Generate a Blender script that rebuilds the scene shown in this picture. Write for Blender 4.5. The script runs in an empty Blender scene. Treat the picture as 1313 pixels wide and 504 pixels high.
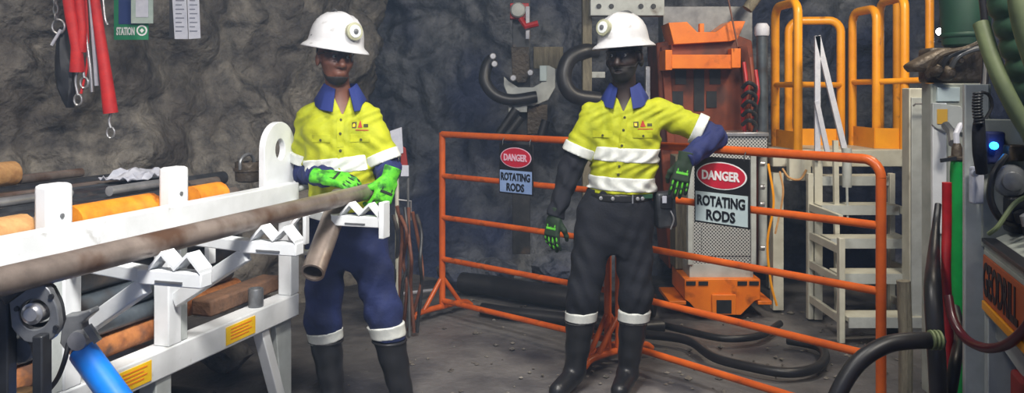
import bpy, bmesh, math, random
import numpy as np
from mathutils import Vector, Matrix, noise

random.seed(7)
SC = bpy.context.scene
COL = SC.collection

# ------------------------------------------------------------------ camera
F = 1100.0            # focal length in pixels of the 1313 x 504 frame
HZ = 116.0            # horizon row
CH = 1.49             # camera height
cam = bpy.data.cameras.new('camera')
cam.sensor_fit = 'HORIZONTAL'; cam.sensor_width = 36.0
cam.lens = 36.0 * F / 1313.0
cam.shift_y = -(252.0 - HZ) / 1313.0
cam.clip_start = 0.05
camo = bpy.data.objects.new('camera', cam); COL.objects.link(camo)
camo.location = (0, 0, CH); camo.rotation_euler = (math.pi / 2, 0, 0)
SC.camera = camo

# ------------------------------------------------------------------ world, lamps, exposure
w = bpy.data.worlds.new('world'); SC.world = w; w.use_nodes = True
bg = w.node_tree.nodes['Background']
bg.inputs[0].default_value = (0.42, 0.56, 1.0, 1); bg.inputs[1].default_value = 0.34

def area(name, loc, target, size, power, color, spread=160):
    l = bpy.data.lights.new(name, 'AREA'); l.energy = power; l.color = color; l.size = size; l.spread = math.radians(spread)
    o = bpy.data.objects.new(name, l); COL.objects.link(o); o.location = loc
    o.rotation_euler = (Vector(target) - Vector(loc)).to_track_quat('-Z', 'Y').to_euler()
    return o
area('flood_lamp_rack', (-0.35, 1.1, 2.9), (-1.15, 2.8, 0.8), 0.5, 44, (1.0, 0.98, 0.95), 95)
area('flood_lamp_crew', (0.2, 2.5, 3.35), (0.15, 4.4, 0.9), 0.6, 36, (1.0, 0.98, 0.94), 115)
area('fill_light_rig', (2.3, 4.0, 3.2), (1.7, 6.0, 1.2), 0.4, 52, (1.0, 0.90, 0.74))  # added light that brightens the yellow handrails and the rig
area('flood_lamp_wall', (-3.0, 2.6, 3.0), (-3.2, 4.9, 1.3), 0.4, 20, (1.0, 0.92, 0.82))

SC.view_settings.view_transform = 'Standard'; SC.view_settings.look = 'None'
SC.view_settings.gamma = 1.0; SC.view_settings.use_curve_mapping = False
SC.view_settings.exposure = 0.0

area('fill_light_console', (1.6, 1.4, 3.1), (1.75, 3.4, 1.1), 0.4, 25, (1.0, 0.95, 0.86), 120)  # added light to lift the brightness of the machinery on the right
# ------------------------------------------------------------------ materials
def lin(c):
    return tuple(((v / 255.0) / 12.92 if v / 255.0 <= 0.04045 else ((v / 255.0 + 0.055) / 1.055) ** 2.4) for v in c) + (1,)
MATS = {}
def mat(name, c1, c2=None, rough=0.55, metal=0.0, scale=8.0, detail=5.0, bump=0.0, bscale=40.0, lo=0.35, hi=0.65, stretch=None,
        c3=None, c3lo=0.6, c3hi=0.7, c3scale=3.0, trans=0.0, emit=None, estr=0.0, spec=0.5, coat=0.0, alpha=1.0):
    m = bpy.data.materials.new(name); m.use_nodes = True; nt = m.node_tree; N = nt.nodes; L = nt.links
    b = N['Principled BSDF']
    b.inputs['Roughness'].default_value = rough; b.inputs['Metallic'].default_value = metal
    b.inputs['Specular IOR Level'].default_value = spec
    b.inputs['Transmission Weight'].default_value = trans; b.inputs['Coat Weight'].default_value = coat
    b.inputs['Alpha'].default_value = alpha
    if emit:
        b.inputs['Emission Color'].default_value = lin(emit); b.inputs['Emission Strength'].default_value = estr
    tc = N.new('ShaderNodeTexCoord'); src = tc.outputs['Object']
    if stretch:
        mp = N.new('ShaderNodeMapping'); mp.inputs['Scale'].default_value = stretch; L.new(src, mp.inputs['Vector']); src = mp.outputs['Vector']
    if c2:
        n = N.new('ShaderNodeTexNoise'); n.inputs['Scale'].default_value = scale; n.inputs['Detail'].default_value = detail; n.inputs['Roughness'].default_value = 0.65
        L.new(src, n.inputs['Vector'])
        r = N.new('ShaderNodeValToRGB'); r.color_ramp.elements[0].position = lo; r.color_ramp.elements[1].position = hi
        r.color_ramp.elements[0].color = lin(c1); r.color_ramp.elements[1].color = lin(c2)
        L.new(n.outputs['Fac'], r.inputs['Fac']); out = r.outputs['Color']
        if c3:
            n3 = N.new('ShaderNodeTexNoise'); n3.inputs['Scale'].default_value = c3scale; n3.inputs['Detail'].default_value = 6; L.new(src, n3.inputs['Vector'])
            r3 = N.new('ShaderNodeMapRange'); r3.inputs['From Min'].default_value = c3lo; r3.inputs['From Max'].default_value = c3hi
            L.new(n3.outputs['Fac'], r3.inputs['Value'])
            mx = N.new('ShaderNodeMix'); mx.data_type = 'RGBA'; L.new(r3.outputs['Result'], mx.inputs['Factor'])
            L.new(out, mx.inputs['A']); mx.inputs['B'].default_value = lin(c3); out = mx.outputs['Result']
        L.new(out, b.inputs['Base Color'])
    else:
        b.inputs['Base Color'].default_value = lin(c1)
    if bump:
        nb = N.new('ShaderNodeTexNoise'); nb.inputs['Scale'].default_value = bscale; nb.inputs['Detail'].default_value = 6; L.new(src, nb.inputs['Vector'])
        bp = N.new('ShaderNodeBump'); bp.inputs['Strength'].default_value = bump; bp.inputs['Distance'].default_value = 0.06 if name.startswith('rock') else 0.02
        L.new(nb.outputs['Fac'], bp.inputs['Height']); L.new(bp.outputs['Normal'], b.inputs['Normal'])
    MATS[name] = m
    return m
def perforated(name, c, hole, scale):
    m = mat(name, c, rough=0.42, metal=0.5); nt = m.node_tree; N = nt.nodes; L = nt.links
    tc = [n for n in N if n.type == 'TEX_COORD'][0]
    mp = N.new('ShaderNodeMapping'); mp.inputs['Rotation'].default_value = (0, math.radians(45), 0); L.new(tc.outputs['Object'], mp.inputs['Vector'])
    sep = N.new('ShaderNodeSeparateXYZ'); L.new(mp.outputs['Vector'], sep.inputs[0])
    cmb = N.new('ShaderNodeCombineXYZ'); L.new(sep.outputs['X'], cmb.inputs['X']); L.new(sep.outputs['Z'], cmb.inputs['Y'])
    v = N.new('ShaderNodeTexVoronoi'); v.voronoi_dimensions = '2D'; v.inputs['Scale'].default_value = scale; v.inputs['Randomness'].default_value = 0.0
    L.new(cmb.outputs[0], v.inputs['Vector'])
    r = N.new('ShaderNodeValToRGB'); r.color_ramp.elements[0].position = 0.30; r.color_ramp.elements[1].position = 0.36
    r.color_ramp.elements[0].color = lin(hole); r.color_ramp.elements[1].color = lin(c)
    L.new(v.outputs['Distance'], r.inputs['Fac']); L.new(r.outputs['Color'], N['Principled BSDF'].inputs['Base Color'])
    return m

mat('rock_warm', (72, 70, 70), (150, 144, 134), rough=0.8, scale=7, detail=14, bump=1.0, bscale=11, lo=0.36, hi=0.68, c3=(80, 74, 70), c3lo=0.46, c3hi=0.68, c3scale=2.2)
mat('rock_hazed', (58, 64, 76), (136, 140, 148), rough=0.75, scale=4.0, detail=12, bump=1.0, bscale=9, lo=0.38, hi=0.68, c3=(46, 56, 88), c3lo=0.42, c3hi=0.62, c3scale=1.2)  # blue patches put haze and unlit depth into the rock colour
mat('mud', (82, 80, 82), (128, 125, 124), rough=0.55, scale=1.6, detail=9, bump=0.6, bscale=18, lo=0.35, hi=0.7, c3=(62, 62, 68), c3lo=0.5, c3hi=0.62, c3scale=1.3)
mat('timber_dark', (122, 88, 64), (88, 66, 52), rough=0.8, scale=9, bump=0.4)
mat('white_steel', (222, 225, 228), (206, 209, 210), rough=0.38, scale=6, c3=(150, 146, 138), c3lo=0.66, c3hi=0.74, c3scale=9)
mat('grey_white', (186, 192, 190), (158, 162, 160), rough=0.45, scale=5, c3=(110, 104, 96), c3lo=0.62, c3hi=0.74, c3scale=7)
mat('cream_paint', (206, 206, 192), (178, 176, 162), rough=0.45, scale=5, c3=(112, 98, 80), c3lo=0.63, c3hi=0.74, c3scale=6)
mat('rod_steel', (128, 116, 108), (160, 146, 136), rough=0.36, metal=0.55, scale=9, stretch=(1, 1, 1), c3=(104, 78, 62), c3lo=0.52, c3hi=0.66, c3scale=5)
mat('rod_dark', (66, 74, 82), (92, 100, 106), rough=0.42, metal=0.35, scale=12, c3=(56, 52, 52), c3lo=0.55, c3hi=0.66, c3scale=6)
mat('rod_black', (44, 46, 50), (68, 70, 74), rough=0.45, metal=0.3, scale=12, c3=(96, 84, 76), c3lo=0.58, c3hi=0.68, c3scale=5)
mat('rust_rod', (176, 112, 58), (140, 84, 46), rough=0.7, scale=18, c3=(92, 62, 46), c3lo=0.55, c3hi=0.66, c3scale=8, bump=0.3)
mat('orange_core', (236, 150, 38), (206, 118, 28), rough=0.5, scale=14, c3=(150, 80, 26), c3lo=0.6, c3hi=0.7, c3scale=9)
mat('wood', (206, 160, 104), (164, 116, 70), rough=0.75, scale=10, bump=0.3)
mat('timber_grey', (132, 126, 108), (100, 94, 82), rough=0.85, scale=8, bump=0.5, stretch=(8, 8, 1))
mat('fence_orange', (212, 100, 34), (186, 80, 28), rough=0.36, scale=7, c3=(120, 64, 36), c3lo=0.62, c3hi=0.72, c3scale=10)
mat('rig_orange', (238, 130, 22), (216, 106, 16), rough=0.42, scale=4, c3=(120, 56, 24), c3lo=0.6, c3hi=0.72, c3scale=6)
mat('rig_rust', (140, 64, 32), (98, 44, 26), rough=0.6, scale=3, c3=(72, 38, 30), c3lo=0.52, c3hi=0.66, c3scale=4)
mat('rail_yellow', (250, 170, 22), (232, 148, 16), rough=0.35, scale=5, c3=(168, 104, 22), c3lo=0.64, c3hi=0.74, c3scale=9)
mat('black_rubber', (30, 30, 33), (42, 42, 46), rough=0.42, scale=10)
mat('black_steel', (34, 35, 38), (52, 54, 58), rough=0.4, metal=0.3, scale=10)
mat('grey_steel', (132, 134, 136), (98, 100, 104), rough=0.38, metal=0.5, scale=8)
mat('silver', (196, 196, 198), (160, 160, 162), rough=0.3, metal=0.7, scale=8)
mat('blue_paint', (14, 118, 214), (10, 98, 190), rough=0.4, scale=8)
mat('label_yellow', (240, 198, 20), (228, 180, 12), rough=0.5, scale=10)
mat('label_orange', (226, 128, 20), rough=0.5)
mat('red_cloth', (222, 40, 34), (190, 26, 28), rough=0.6, scale=14)
mat('red_hose', (190, 28, 34), (150, 22, 28), rough=0.4, scale=10)
mat('maroon_hose', (92, 26, 36), (60, 22, 28), rough=0.3, scale=6)
mat('green_paint', (16, 142, 60), (10, 112, 48), rough=0.3, scale=6)
mat('green_dark', (34, 78, 56), (28, 60, 46), rough=0.55, scale=4)
mat('duct_green', (120, 132, 92), (92, 104, 74), rough=0.55, scale=5)
mat('ribbed_green', (44, 74, 56), (62, 92, 72), rough=0.45, scale=6)
mat('bronze', (84, 72, 58), (56, 50, 44), rough=0.5, scale=7, metal=0.2, bump=0.4)
mat('board_green', (26, 132, 88), rough=0.5)
mat('board_blue', (40, 62, 120), rough=0.5)
mat('paper', (200, 202, 212), (178, 182, 196), rough=0.7, scale=20)
mat('paper_print', (110, 114, 130), rough=0.7)
mat('clear_sleeve', (176, 190, 180), (150, 168, 160), rough=0.25, scale=10)
mat('hivis_yellow', (178, 182, 16), (150, 158, 12), rough=0.75, scale=9, bump=0.15, bscale=60)
mat('navy', (24, 36, 92), (18, 28, 74), rough=0.8, scale=10, bump=0.15, bscale=90)
mat('navy_dark', (16, 19, 31), (12, 15, 24), rough=0.85, scale=10, bump=0.15, bscale=90)
mat('navy_trouser', (25, 38, 88), (18, 29, 68), rough=0.8, scale=7, bump=0.2, bscale=60)
mat('collar_blue', (20, 38, 104), rough=0.75)
mat('reflective', (222, 224, 218), (200, 204, 200), rough=0.4, scale=30)
mat('boot_rubber', (28, 29, 32), (38, 38, 42), rough=0.38, scale=6)
mat('skin_brown', (112, 70, 54), (92, 56, 44), rough=0.5, scale=12)
mat('skin_dark', (54, 40, 36), (42, 31, 29), rough=0.5, scale=12)
mat('beard', (26, 22, 22), rough=0.8)
mat('helmet_white', (208, 208, 210), (190, 190, 192), rough=0.35, scale=5, c3=(150, 148, 144), c3lo=0.64, c3hi=0.74, c3scale=14)
mat('lamp_body', (176, 176, 148), (140, 140, 116), rough=0.4, scale=10)
mat('lamp_glass', (236, 240, 240), rough=0.1, metal=0.2)
mat('glove_green', (104, 206, 36), (56, 160, 28), rough=0.7, scale=20, c3=(40, 110, 26), c3lo=0.5, c3hi=0.62, c3scale=30)
mat('glove_olive', (30, 52, 30), (22, 40, 26), rough=0.75, scale=20)
mat('glove_lime', (96, 196, 48), (70, 160, 36), rough=0.7, scale=20)
mat('glove_dark', (26, 42, 28), rough=0.8)
mat('eyewear', (236, 240, 244), rough=0.02, trans=1.0, spec=0.5); MATS['eyewear'].node_tree.nodes['Principled BSDF'].inputs['IOR'].default_value = 1.2
mat('eyewear_frame', (22, 22, 24), rough=0.3)
mat('eye_white', (200, 194, 186), rough=0.3)
mat('belt_black', (26, 26, 28), rough=0.45)
mat('sign_black', (24, 24, 28), rough=0.45)
mat('sign_red', (196, 34, 58), rough=0.45)
mat('sign_white', (196, 212, 214), (182, 200, 204), rough=0.45, scale=6)
mat('sign_blue', (150, 176, 222), (132, 158, 206), rough=0.45, scale=6)
mat('letter_white', (238, 238, 238), rough=0.5)
mat('letter_pink', (232, 190, 210), rough=0.5)
mat('letter_black', (20, 22, 28), rough=0.5)
mat('logo_red', (168, 52, 34), rough=0.7)
mat('logo_dark', (62, 62, 24), rough=0.7)
mat('placard_amber', (206, 162, 60), rough=0.5)
mat('console_panel', (172, 176, 168), (140, 146, 138), rough=0.5, scale=4)
mat('console_orange', (196, 96, 40), (170, 76, 30), rough=0.5, scale=6)
mat('console_red', (150, 40, 36), (120, 32, 30), rough=0.5, scale=5)
mat('cable_brown', (126, 78, 58), (92, 56, 46), rough=0.6, scale=12)
mat('lamp_bulb', (255, 255, 255), emit=(240, 246, 255), estr=25)
mat('led_blue', (60, 170, 255), emit=(40, 150, 255), estr=6)
perforated('perforated_steel', (214, 216, 214), (60, 62, 62), 62.0)
M = MATS

# ------------------------------------------------------------------ mesh builder
def V3(a): return np.asarray(a, dtype=float)
def unit(a):
    a = V3(a); return a / (np.linalg.norm(a) + 1e-12)
def at(px, py, Y):
    return V3(((px - 656.5) / F * Y, Y, CH - (py - HZ) / F * Y))
def frame_of(d, up=(0, 0, 1)):
    d = unit(d); u = V3(up)
    if abs(np.dot(d, u)) > 0.98: u = V3((0, 1, 0))
    s = unit(np.cross(d, u)); return d, s, np.cross(s, d)
def catmull(pts, n=6):
    P = [V3(p) for p in pts]
    if len(P) < 3: return P
    P = [2 * P[0] - P[1]] + P + [2 * P[-1] - P[-2]]
    out = []
    for i in range(1, len(P) - 2):
        a, b, c, d = P[i - 1], P[i], P[i + 1], P[i + 2]
        for k in range(n):
            t = k / n
            out.append(0.5 * ((2 * b) + (c - a) * t + (2 * a - 5 * b + 4 * c - d) * t * t + (3 * b - a - 3 * c + d) * t ** 3))
    out.append(P[-2]); return out

class MB:
    def __init__(s): s.v = []; s.f = []
    def add(s, vs, fs):
        o = len(s.v); s.v += [tuple(map(float, p)) for p in vs]; s.f += [tuple(i + o for i in f) for f in fs]; return s
    def box(s, c, size, ax=None):
        c = V3(c); h = V3(size) / 2; A = np.eye(3) if ax is None else np.array(ax)
        vs = [c + A[0] * h[0] * i + A[1] * h[1] * j + A[2] * h[2] * k for i in (-1, 1) for j in (-1, 1) for k in (-1, 1)]
        fs = [(0, 1, 3, 2), (4, 6, 7, 5), (0, 4, 5, 1), (2, 3, 7, 6), (0, 2, 6, 4), (1, 5, 7, 3)]
        if np.linalg.det(A) < 0: fs = [f[::-1] for f in fs]
        return s.add(vs, fs)
    def bar(s, a, b, w, h, up=(0, 0, 1)):
        a, b = V3(a), V3(b); d, si, u = frame_of(b - a, up)
        return s.box((a + b) / 2, (np.linalg.norm(b - a), w, h), (d, si, u))
    def tube(s, pts, r, seg=12, cap=True, smooth=0, closed=False, hollow=0.0):
        P = catmull(pts, smooth) if smooth else [V3(p) for p in pts]
        n = len(P); R = r if hasattr(r, '__len__') else [r] * n
        if len(R) != n: R = np.interp(np.linspace(0, 1, n), np.linspace(0, 1, len(R)), R)
        vs = []; side = None
        for i in range(n):
            d = unit(P[min(i + 1, n - 1)] - P[max(i - 1, 0)]) if not closed else unit(P[(i + 1) % n] - P[i - 1])
            if side is None: _, side, _ = frame_of(d)
            side = unit(side - d * np.dot(side, d)); u = np.cross(side, d)
            for k in range(seg):
                a = 2 * math.pi * k / seg; vs.append(P[i] + (side * math.cos(a) + u * math.sin(a)) * R[i])
        fs = []
        for i in range(n if closed else n - 1):
            j = (i + 1) % n
            for k in range(seg):
                fs.append((i * seg + k, i * seg + (k + 1) % seg, j * seg + (k + 1) % seg, j * seg + k))
        if not closed and cap:
            if hollow:
                o = len(vs); d0 = unit(P[1] - P[0]); d1 = unit(P[-1] - P[-2])
                for base, dd, e, c in ((0, d0, 0, P[0]), ((n - 1) * seg, -d1, 1, P[-1])):
                    q = len(vs)
                    ring = [V3(vs[base + k]) for k in range(seg)]
                    vs += [c + (p - c) * hollow for p in ring]; vs += [c + (p - c) * hollow + dd * 0.06 for p in ring]
                    for k in range(seg):
                        k2 = (k + 1) % seg
                        f1 = (base + k, q + k, q + k2, base + k2); f2 = (q + k, q + seg + k, q + seg + k2, q + k2)
                        fs += [f1[::-1] if e else f1, f2[::-1] if e else f2] if e == 0 else [f1[::-1], f2[::-1]]
                    g = tuple(q + seg + k for k in range(seg)); fs.append(g if e else g[::-1])
            else:
                fs.append(tuple(range(seg))[::-1]); fs.append(tuple((n - 1) * seg + k for k in range(seg)))
        return s.add(vs, fs)
    def lathe(s, c, axis, prof, seg=20):
        d, a, b = frame_of(axis); vs = []; fs = []; c = V3(c)
        for r, h in prof:
            for k in range(seg):
                t = 2 * math.pi * k / seg; vs.append(c + d * h + (a * math.cos(t) + b * math.sin(t)) * max(r, 1e-4))
        n = len(prof)
        for i in range(n - 1):
            for k in range(seg): fs.append((i * seg + k, i * seg + (k + 1) % seg, (i + 1) * seg + (k + 1) % seg, (i + 1) * seg + k))
        fs.append(tuple(range(seg))[::-1]); fs.append(tuple((n - 1) * seg + k for k in range(seg)))
        return s.add(vs, fs)
    def prism(s, c, ax, ay, poly, depth, hole=None):
        """polygon (x,y) in the plane of ax, ay, extruded along ax x ay by +-depth/2; hole is a polygon with the same count"""
        c, ax, ay = V3(c), unit(ax), unit(ay); nz = unit(np.cross(ax, ay))
        P = lambda q, z: c + ax * q[0] + ay * q[1] + nz * z
        n = len(poly); vs = [P(q, -depth / 2) for q in poly] + [P(q, depth / 2) for q in poly]
        fs = [(i, (i + 1) % n, n + (i + 1) % n, n + i) for i in range(n)]
        if hole is None:
            fs += [tuple(range(n))[::-1], tuple(range(n, 2 * n))]
        else:
            vs += [P(q, -depth / 2) for q in hole] + [P(q, depth / 2) for q in hole]
            for i in range(n):
                j = (i + 1) % n
                fs += [(i, 2 * n + i, 2 * n + j, j), (n + i, n + j, 3 * n + j, 3 * n + i), (2 * n + i, 3 * n + i, 3 * n + j, 2 * n + j)]
        return s.add(vs, fs)

WLOC = {}
def mesh_obj(name, v, f, m, parent=None, smooth=True, bevel=0.0, auto=40, fix=True):
    v = np.asarray(v, dtype=float)
    c = V3(((v[:, 0].min() + v[:, 0].max()) / 2, (v[:, 1].min() + v[:, 1].max()) / 2, v[:, 2].min()))
    me = bpy.data.meshes.new(name)
    me.from_pydata((v - c).tolist(), [], [tuple(map(int, q)) for q in f])
    if fix:
        bm = bmesh.new(); bm.from_mesh(me); bmesh.ops.recalc_face_normals(bm, faces=bm.faces); bm.to_mesh(me); bm.free()
    me.materials.append(M[m] if isinstance(m, str) else m)
    o = bpy.data.objects.new(name, me); COL.objects.link(o)
    WLOC[o.name] = c
    if parent is not None:
        o.parent = parent; o.location = c - WLOC[parent.name]
    else:
        o.location = c
    if smooth:
        me.polygons.foreach_set('use_smooth', [True] * len(me.polygons))
        if auto < 180:
            me.set_sharp_from_angle(angle=math.radians(auto))
    if bevel:
        b = o.modifiers.new('edge', 'BEVEL'); b.width = bevel; b.segments = 2; b.limit_method = 'ANGLE'; b.angle_limit = math.radians(50)
    return o
def build(mb, name, m, parent=None, **k): return mesh_obj(name, mb.v, mb.f, m, parent, **k)
def tag(o, label=None, cat=None, group=None, kind=None):
    if label: o['label'] = label
    if cat: o['category'] = cat
    if group: o['group'] = group
    if kind: o['kind'] = kind
    return o
def thing(name, loc, label, cat, group=None):
    o = bpy.data.objects.new(name, None); COL.objects.link(o); o.location = loc; o.empty_display_size = 0.1
    WLOC[o.name] = V3(loc); return tag(o, label, cat, group)

def text_geo(s, width=None, height=None, depth=0.002):
    cu = bpy.data.curves.new('txt', 'FONT'); cu.body = s; cu.align_x = 'CENTER'; cu.align_y = 'CENTER'; cu.resolution_u = 3; cu.offset = 0.03
    o = bpy.data.objects.new('txt', cu); COL.objects.link(o)
    dg = bpy.context.evaluated_depsgraph_get(); me = bpy.data.meshes.new_from_object(o.evaluated_get(dg))
    v = np.array([tuple(p.co) for p in me.vertices]); f = [tuple(p.vertices) for p in me.polygons]
    bpy.data.objects.remove(o); bpy.data.curves.remove(cu); bpy.data.meshes.remove(me)
    mn, mx = v.min(0), v.max(0); v -= (mn + mx) / 2; sz = mx - mn
    sx = width / sz[0] if width else None; sy = height / sz[1] if height else None
    v[:, 0] *= sx or sy; v[:, 1] *= sy or sx
    return v, f
def text_obj(s, c, ax, ay, m, parent, width=None, height=None, depth=0.003, name='lettering'):
    v, f = text_geo(s, width, height); ax, ay = unit(ax), unit(ay); nz = unit(np.cross(ax, ay)); n = len(v)
    P = V3(c) + v[:, :1] * ax + v[:, 1:2] * ay
    vs = np.vstack([P + nz * depth, P]); ed = {}
    for q in f:
        for a, b in zip(q, q[1:] + q[:1]):
            ed[(a, b)] = 1
    fs = list(f) + [(b, a, a + n, b + n) for (a, b) in ed if (b, a) not in ed]
    return mesh_obj(name, vs, fs, m, parent, smooth=False, fix=False)

# ------------------------------------------------------------------ the setting: rock drive
def rock_h(p, amp):
    q = Vector(p)
    a = noise.fractal(q * 0.9, 1.0, 2.0, 5) * 0.5
    vd = noise.voronoi(q * 1.7 + Vector((noise.noise(q * 2) * 0.5,) * 3))[0]
    b = (vd[1] - vd[0]) * 0.55 - vd[0] * 0.35
    vd2 = noise.voronoi(q * 4.6)[0]
    c = (vd2[1] - vd2[0]) * 0.20 + noise.fractal(q * 5.0, 0.8, 2.0, 5) * 0.17
    return amp * (a + b + c)
def rock_wall(name, path, m, z0=-0.15, z1=3.5, step=0.036, amp=0.34, foot=0.0):
    P = catmull([(x, y, 0) for x, y in path], 12); L = [0]
    for a, b in zip(P, P[1:]): L.append(L[-1] + np.linalg.norm(b - a))
    ns = int(L[-1] / step); nz = int((z1 - z0) / step); A = np.array(P); vs = []
    for i in range(ns + 1):
        s = L[-1] * i / ns; p = V3([np.interp(s, L, A[:, k]) for k in range(2)] + [0]); p2 = V3([np.interp(min(s + .05, L[-1]), L, A[:, k]) for k in range(2)] + [0])
        p1 = V3([np.interp(max(s - .05, 0), L, A[:, k]) for k in range(2)] + [0]); d = unit(p2 - p1); n = V3((d[1], -d[0], 0))
        for j in range(nz + 1):
            z = z0 + (z1 - z0) * j / nz; h = rock_h((p[0], p[1], z), amp) + foot * max(0, 1 - z / 0.9) ** 1.5
            vs.append(p + n * h + V3((0, 0, z)))
    fs = [(i * (nz + 1) + j, (i + 1) * (nz + 1) + j, (i + 1) * (nz + 1) + j + 1, i * (nz + 1) + j + 1) for i in range(ns) for j in range(nz)]
    return tag(mesh_obj(name, vs, fs, m, auto=180, fix=False), kind='structure')
rock_wall('wall_left', [(-4.4, 0.6), (-3.9, 3.6), (-2.75, 5.05), (-1.75, 6.0), (-1.25, 6.9), (-1.35, 8.4)], 'rock_warm')
rock_wall('wall_back', [(-1.9, 7.9), (-0.4, 7.75), (1.5, 7.7), (3.5, 7.6), (4.9, 7.3)], 'rock_hazed', foot=0.75, amp=0.4)
rock_wall('wall_right', [(4.5, 8.2), (4.6, 5.0), (4.5, 0.6)], 'rock_hazed', step=0.12)
def sheet(name, x0, x1, y0, y1, step, fz, m, base=None):
    nx = int((x1 - x0) / step); ny = int((y1 - y0) / step)
    vs = [(x0 + (x1 - x0) * i / nx, y0 + (y1 - y0) * j / ny, 0) for i in range(nx + 1) for j in range(ny + 1)]
    vs = [(x, y, fz(x, y)) for x, y, _ in vs]
    fs = [(i * (ny + 1) + j, (i + 1) * (ny + 1) + j, (i + 1) * (ny + 1) + j + 1, i * (ny + 1) + j + 1) for i in range(nx) for j in range(ny)]
    return tag(mesh_obj(name, vs, fs, m, auto=180, fix=False), kind='structure')
def floor_z(x, y):
    q = Vector((x, y, 0.3)); return -0.022 + min(0.022, 0.02 * noise.fractal(q * 1.3, 1, 2, 3) + 0.009 * noise.fractal(q * 7, 1, 2, 3))
sheet('floor', -5.0, 5.0, -1.0, 8.6, 0.06, floor_z, 'mud')
sheet('ceiling', -5.0, 5.0, 0.4, 8.6, 0.12, lambda x, y: 3.75 - 0.03 * x * x + 0.8 * abs(rock_h((x, y, 4), 0.3)), 'rock_hazed')

def rock_blob(name, c, r, m, seed, label=None, cat=None, group=None, n=2):
    bm = bmesh.new(); bmesh.ops.create_icosphere(bm, subdivisions=n, radius=1.0)
    vs = []
    for q in bm.verts:
        d = Vector(q.co); k = 0.85 + 0.35 * noise.fractal(d * 1.1 + Vector((seed, seed * 1.7, 0)), 1, 2, 3) + 0.16 * noise.voronoi(d * 1.6 + Vector((seed,) * 3))[0][0]
        vs.append((c[0] + d.x * r[0] * k, c[1] + d.y * r[1] * k, c[2] + d.z * r[2] * k))
    fs = [tuple(x.index for x in f.verts) for f in bm.faces]; bm.free()
    o = mesh_obj(name, vs, fs, m, auto=25)
    if label: tag(o, label, cat, group)
    return o
for i, (px, Y, r, lab) in enumerate([(592, 6.55, .16, 'squat grey boulder behind the barrier just past its far post'), (634, 6.75, .14, 'grey boulder at the wall foot below the small danger sign'), (712, 6.75, .16, 'broad grey boulder at the wall foot under the rod handler post'),
                       (672, 6.35, .07, 'fist sized stone in front of the boulders behind the far barrier'), ]):
    x = (px - 656.5) / F * Y
    rock_blob('boulder', (x, Y, r * 0.6), (r * 1.25, r, r * 0.75), 'rock_hazed', i * 3.1, lab, 'rock', 'boulders at the foot of the rock wall', n=3)
# loose gravel: nobody could count it
g = MB(); rng = random.Random(3)
for i in range(420):
    x = rng.uniform(-0.9, 2.4); y = rng.uniform(3.0, 6.2); r = rng.uniform(0.006, 0.02) * (1.6 if rng.random() < 0.1 else 1)
    vs = [(x + dx * r * rng.uniform(.6, 1.2), y + dy * r * rng.uniform(.6, 1.2), max(-0.02, floor_z(x, y)) + dz * r * .7) for dx, dy, dz in ((1, 0, .3), (-1, 0, .3), (0, 1, .3), (0, -1, .3), (0, 0, 1), (0, 0, -.6))]
    g.add(vs, [(0, 2, 4), (2, 1, 4), (1, 3, 4), (3, 0, 4), (2, 0, 5), (1, 2, 5), (3, 1, 5), (0, 3, 5)])
tag(build(g, 'loose_gravel', 'rock_warm', smooth=False), 'loose grey gravel scattered over the muddy mine floor', 'gravel', kind='stuff')

# ------------------------------------------------------------------ pipe rack
RO = V3((-1.347, 2.638, 0)); RD = unit((0.298, 0.955, 0)); RN = V3((RD[1], -RD[0], 0)); UP = V3((0, 0, 1))
def R(t, u, z): return RO + RD * t + RN * u + UP * z
def t_for(px, u):
    r = (px - 656.5) / F; b = RO + RN * u; return (r * b[1] - b[0]) / (RD[0] - r * RD[1])
AX = (RD, RN, UP)
def rbox(t0, t1, u0, u1, z0, z1): return MB().box(R((t0 + t1) / 2, (u0 + u1) / 2, (z0 + z1) / 2), (t1 - t0, u1 - u0, z1 - z0), AX)
TE = t_for(384, 0)
rack = thing('pipe_rack', R(0, -0.5, 0), 'white steel pipe rack with stakes, side arms and yellow labels', 'rack')
W = 'white_steel'
T0 = -1.9
build(rbox(T0, TE, -0.06, 0, 0.975, 1.075), 'top_rail', W, rack, bevel=0.006)
build(rbox(T0, TE, -1.36, -1.30, 0.955, 1.0), 'top_rail', W, rack, bevel=0.006)
build(rbox(T0, TE, -0.09, 0, 0.475, 0.575), 'bottom_rail', W, rack, bevel=0.006)
build(rbox(T0, TE, -1.36, -1.27, 0.475, 0.575), 'bottom_rail', W, rack, bevel=0.006)
TP1, TP2 = t_for(95, 0), t_for(226, 0)
for tp in (TP1 - 1.1, TP1, TP2, TE - 0.03):
    build(rbox(tp - .035, tp + .035, -0.07, -0.004, 0.575, 0.975), 'post', W, rack, bevel=0.005)
    build(rbox(tp - .035, tp + .035, -1.355, -1.285, 0.575, 0.955), 'post', W, rack, bevel=0.005)
    build(rbox(tp - .03, tp + .03, -1.30, -0.06, 0.955, 0.995), 'cross_bar', W, rack, bevel=0.005)
    build(rbox(tp - .03, tp + .03, -1.27, -0.09, 0.50, 0.555), 'cross_bar', W, rack, bevel=0.005)
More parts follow.
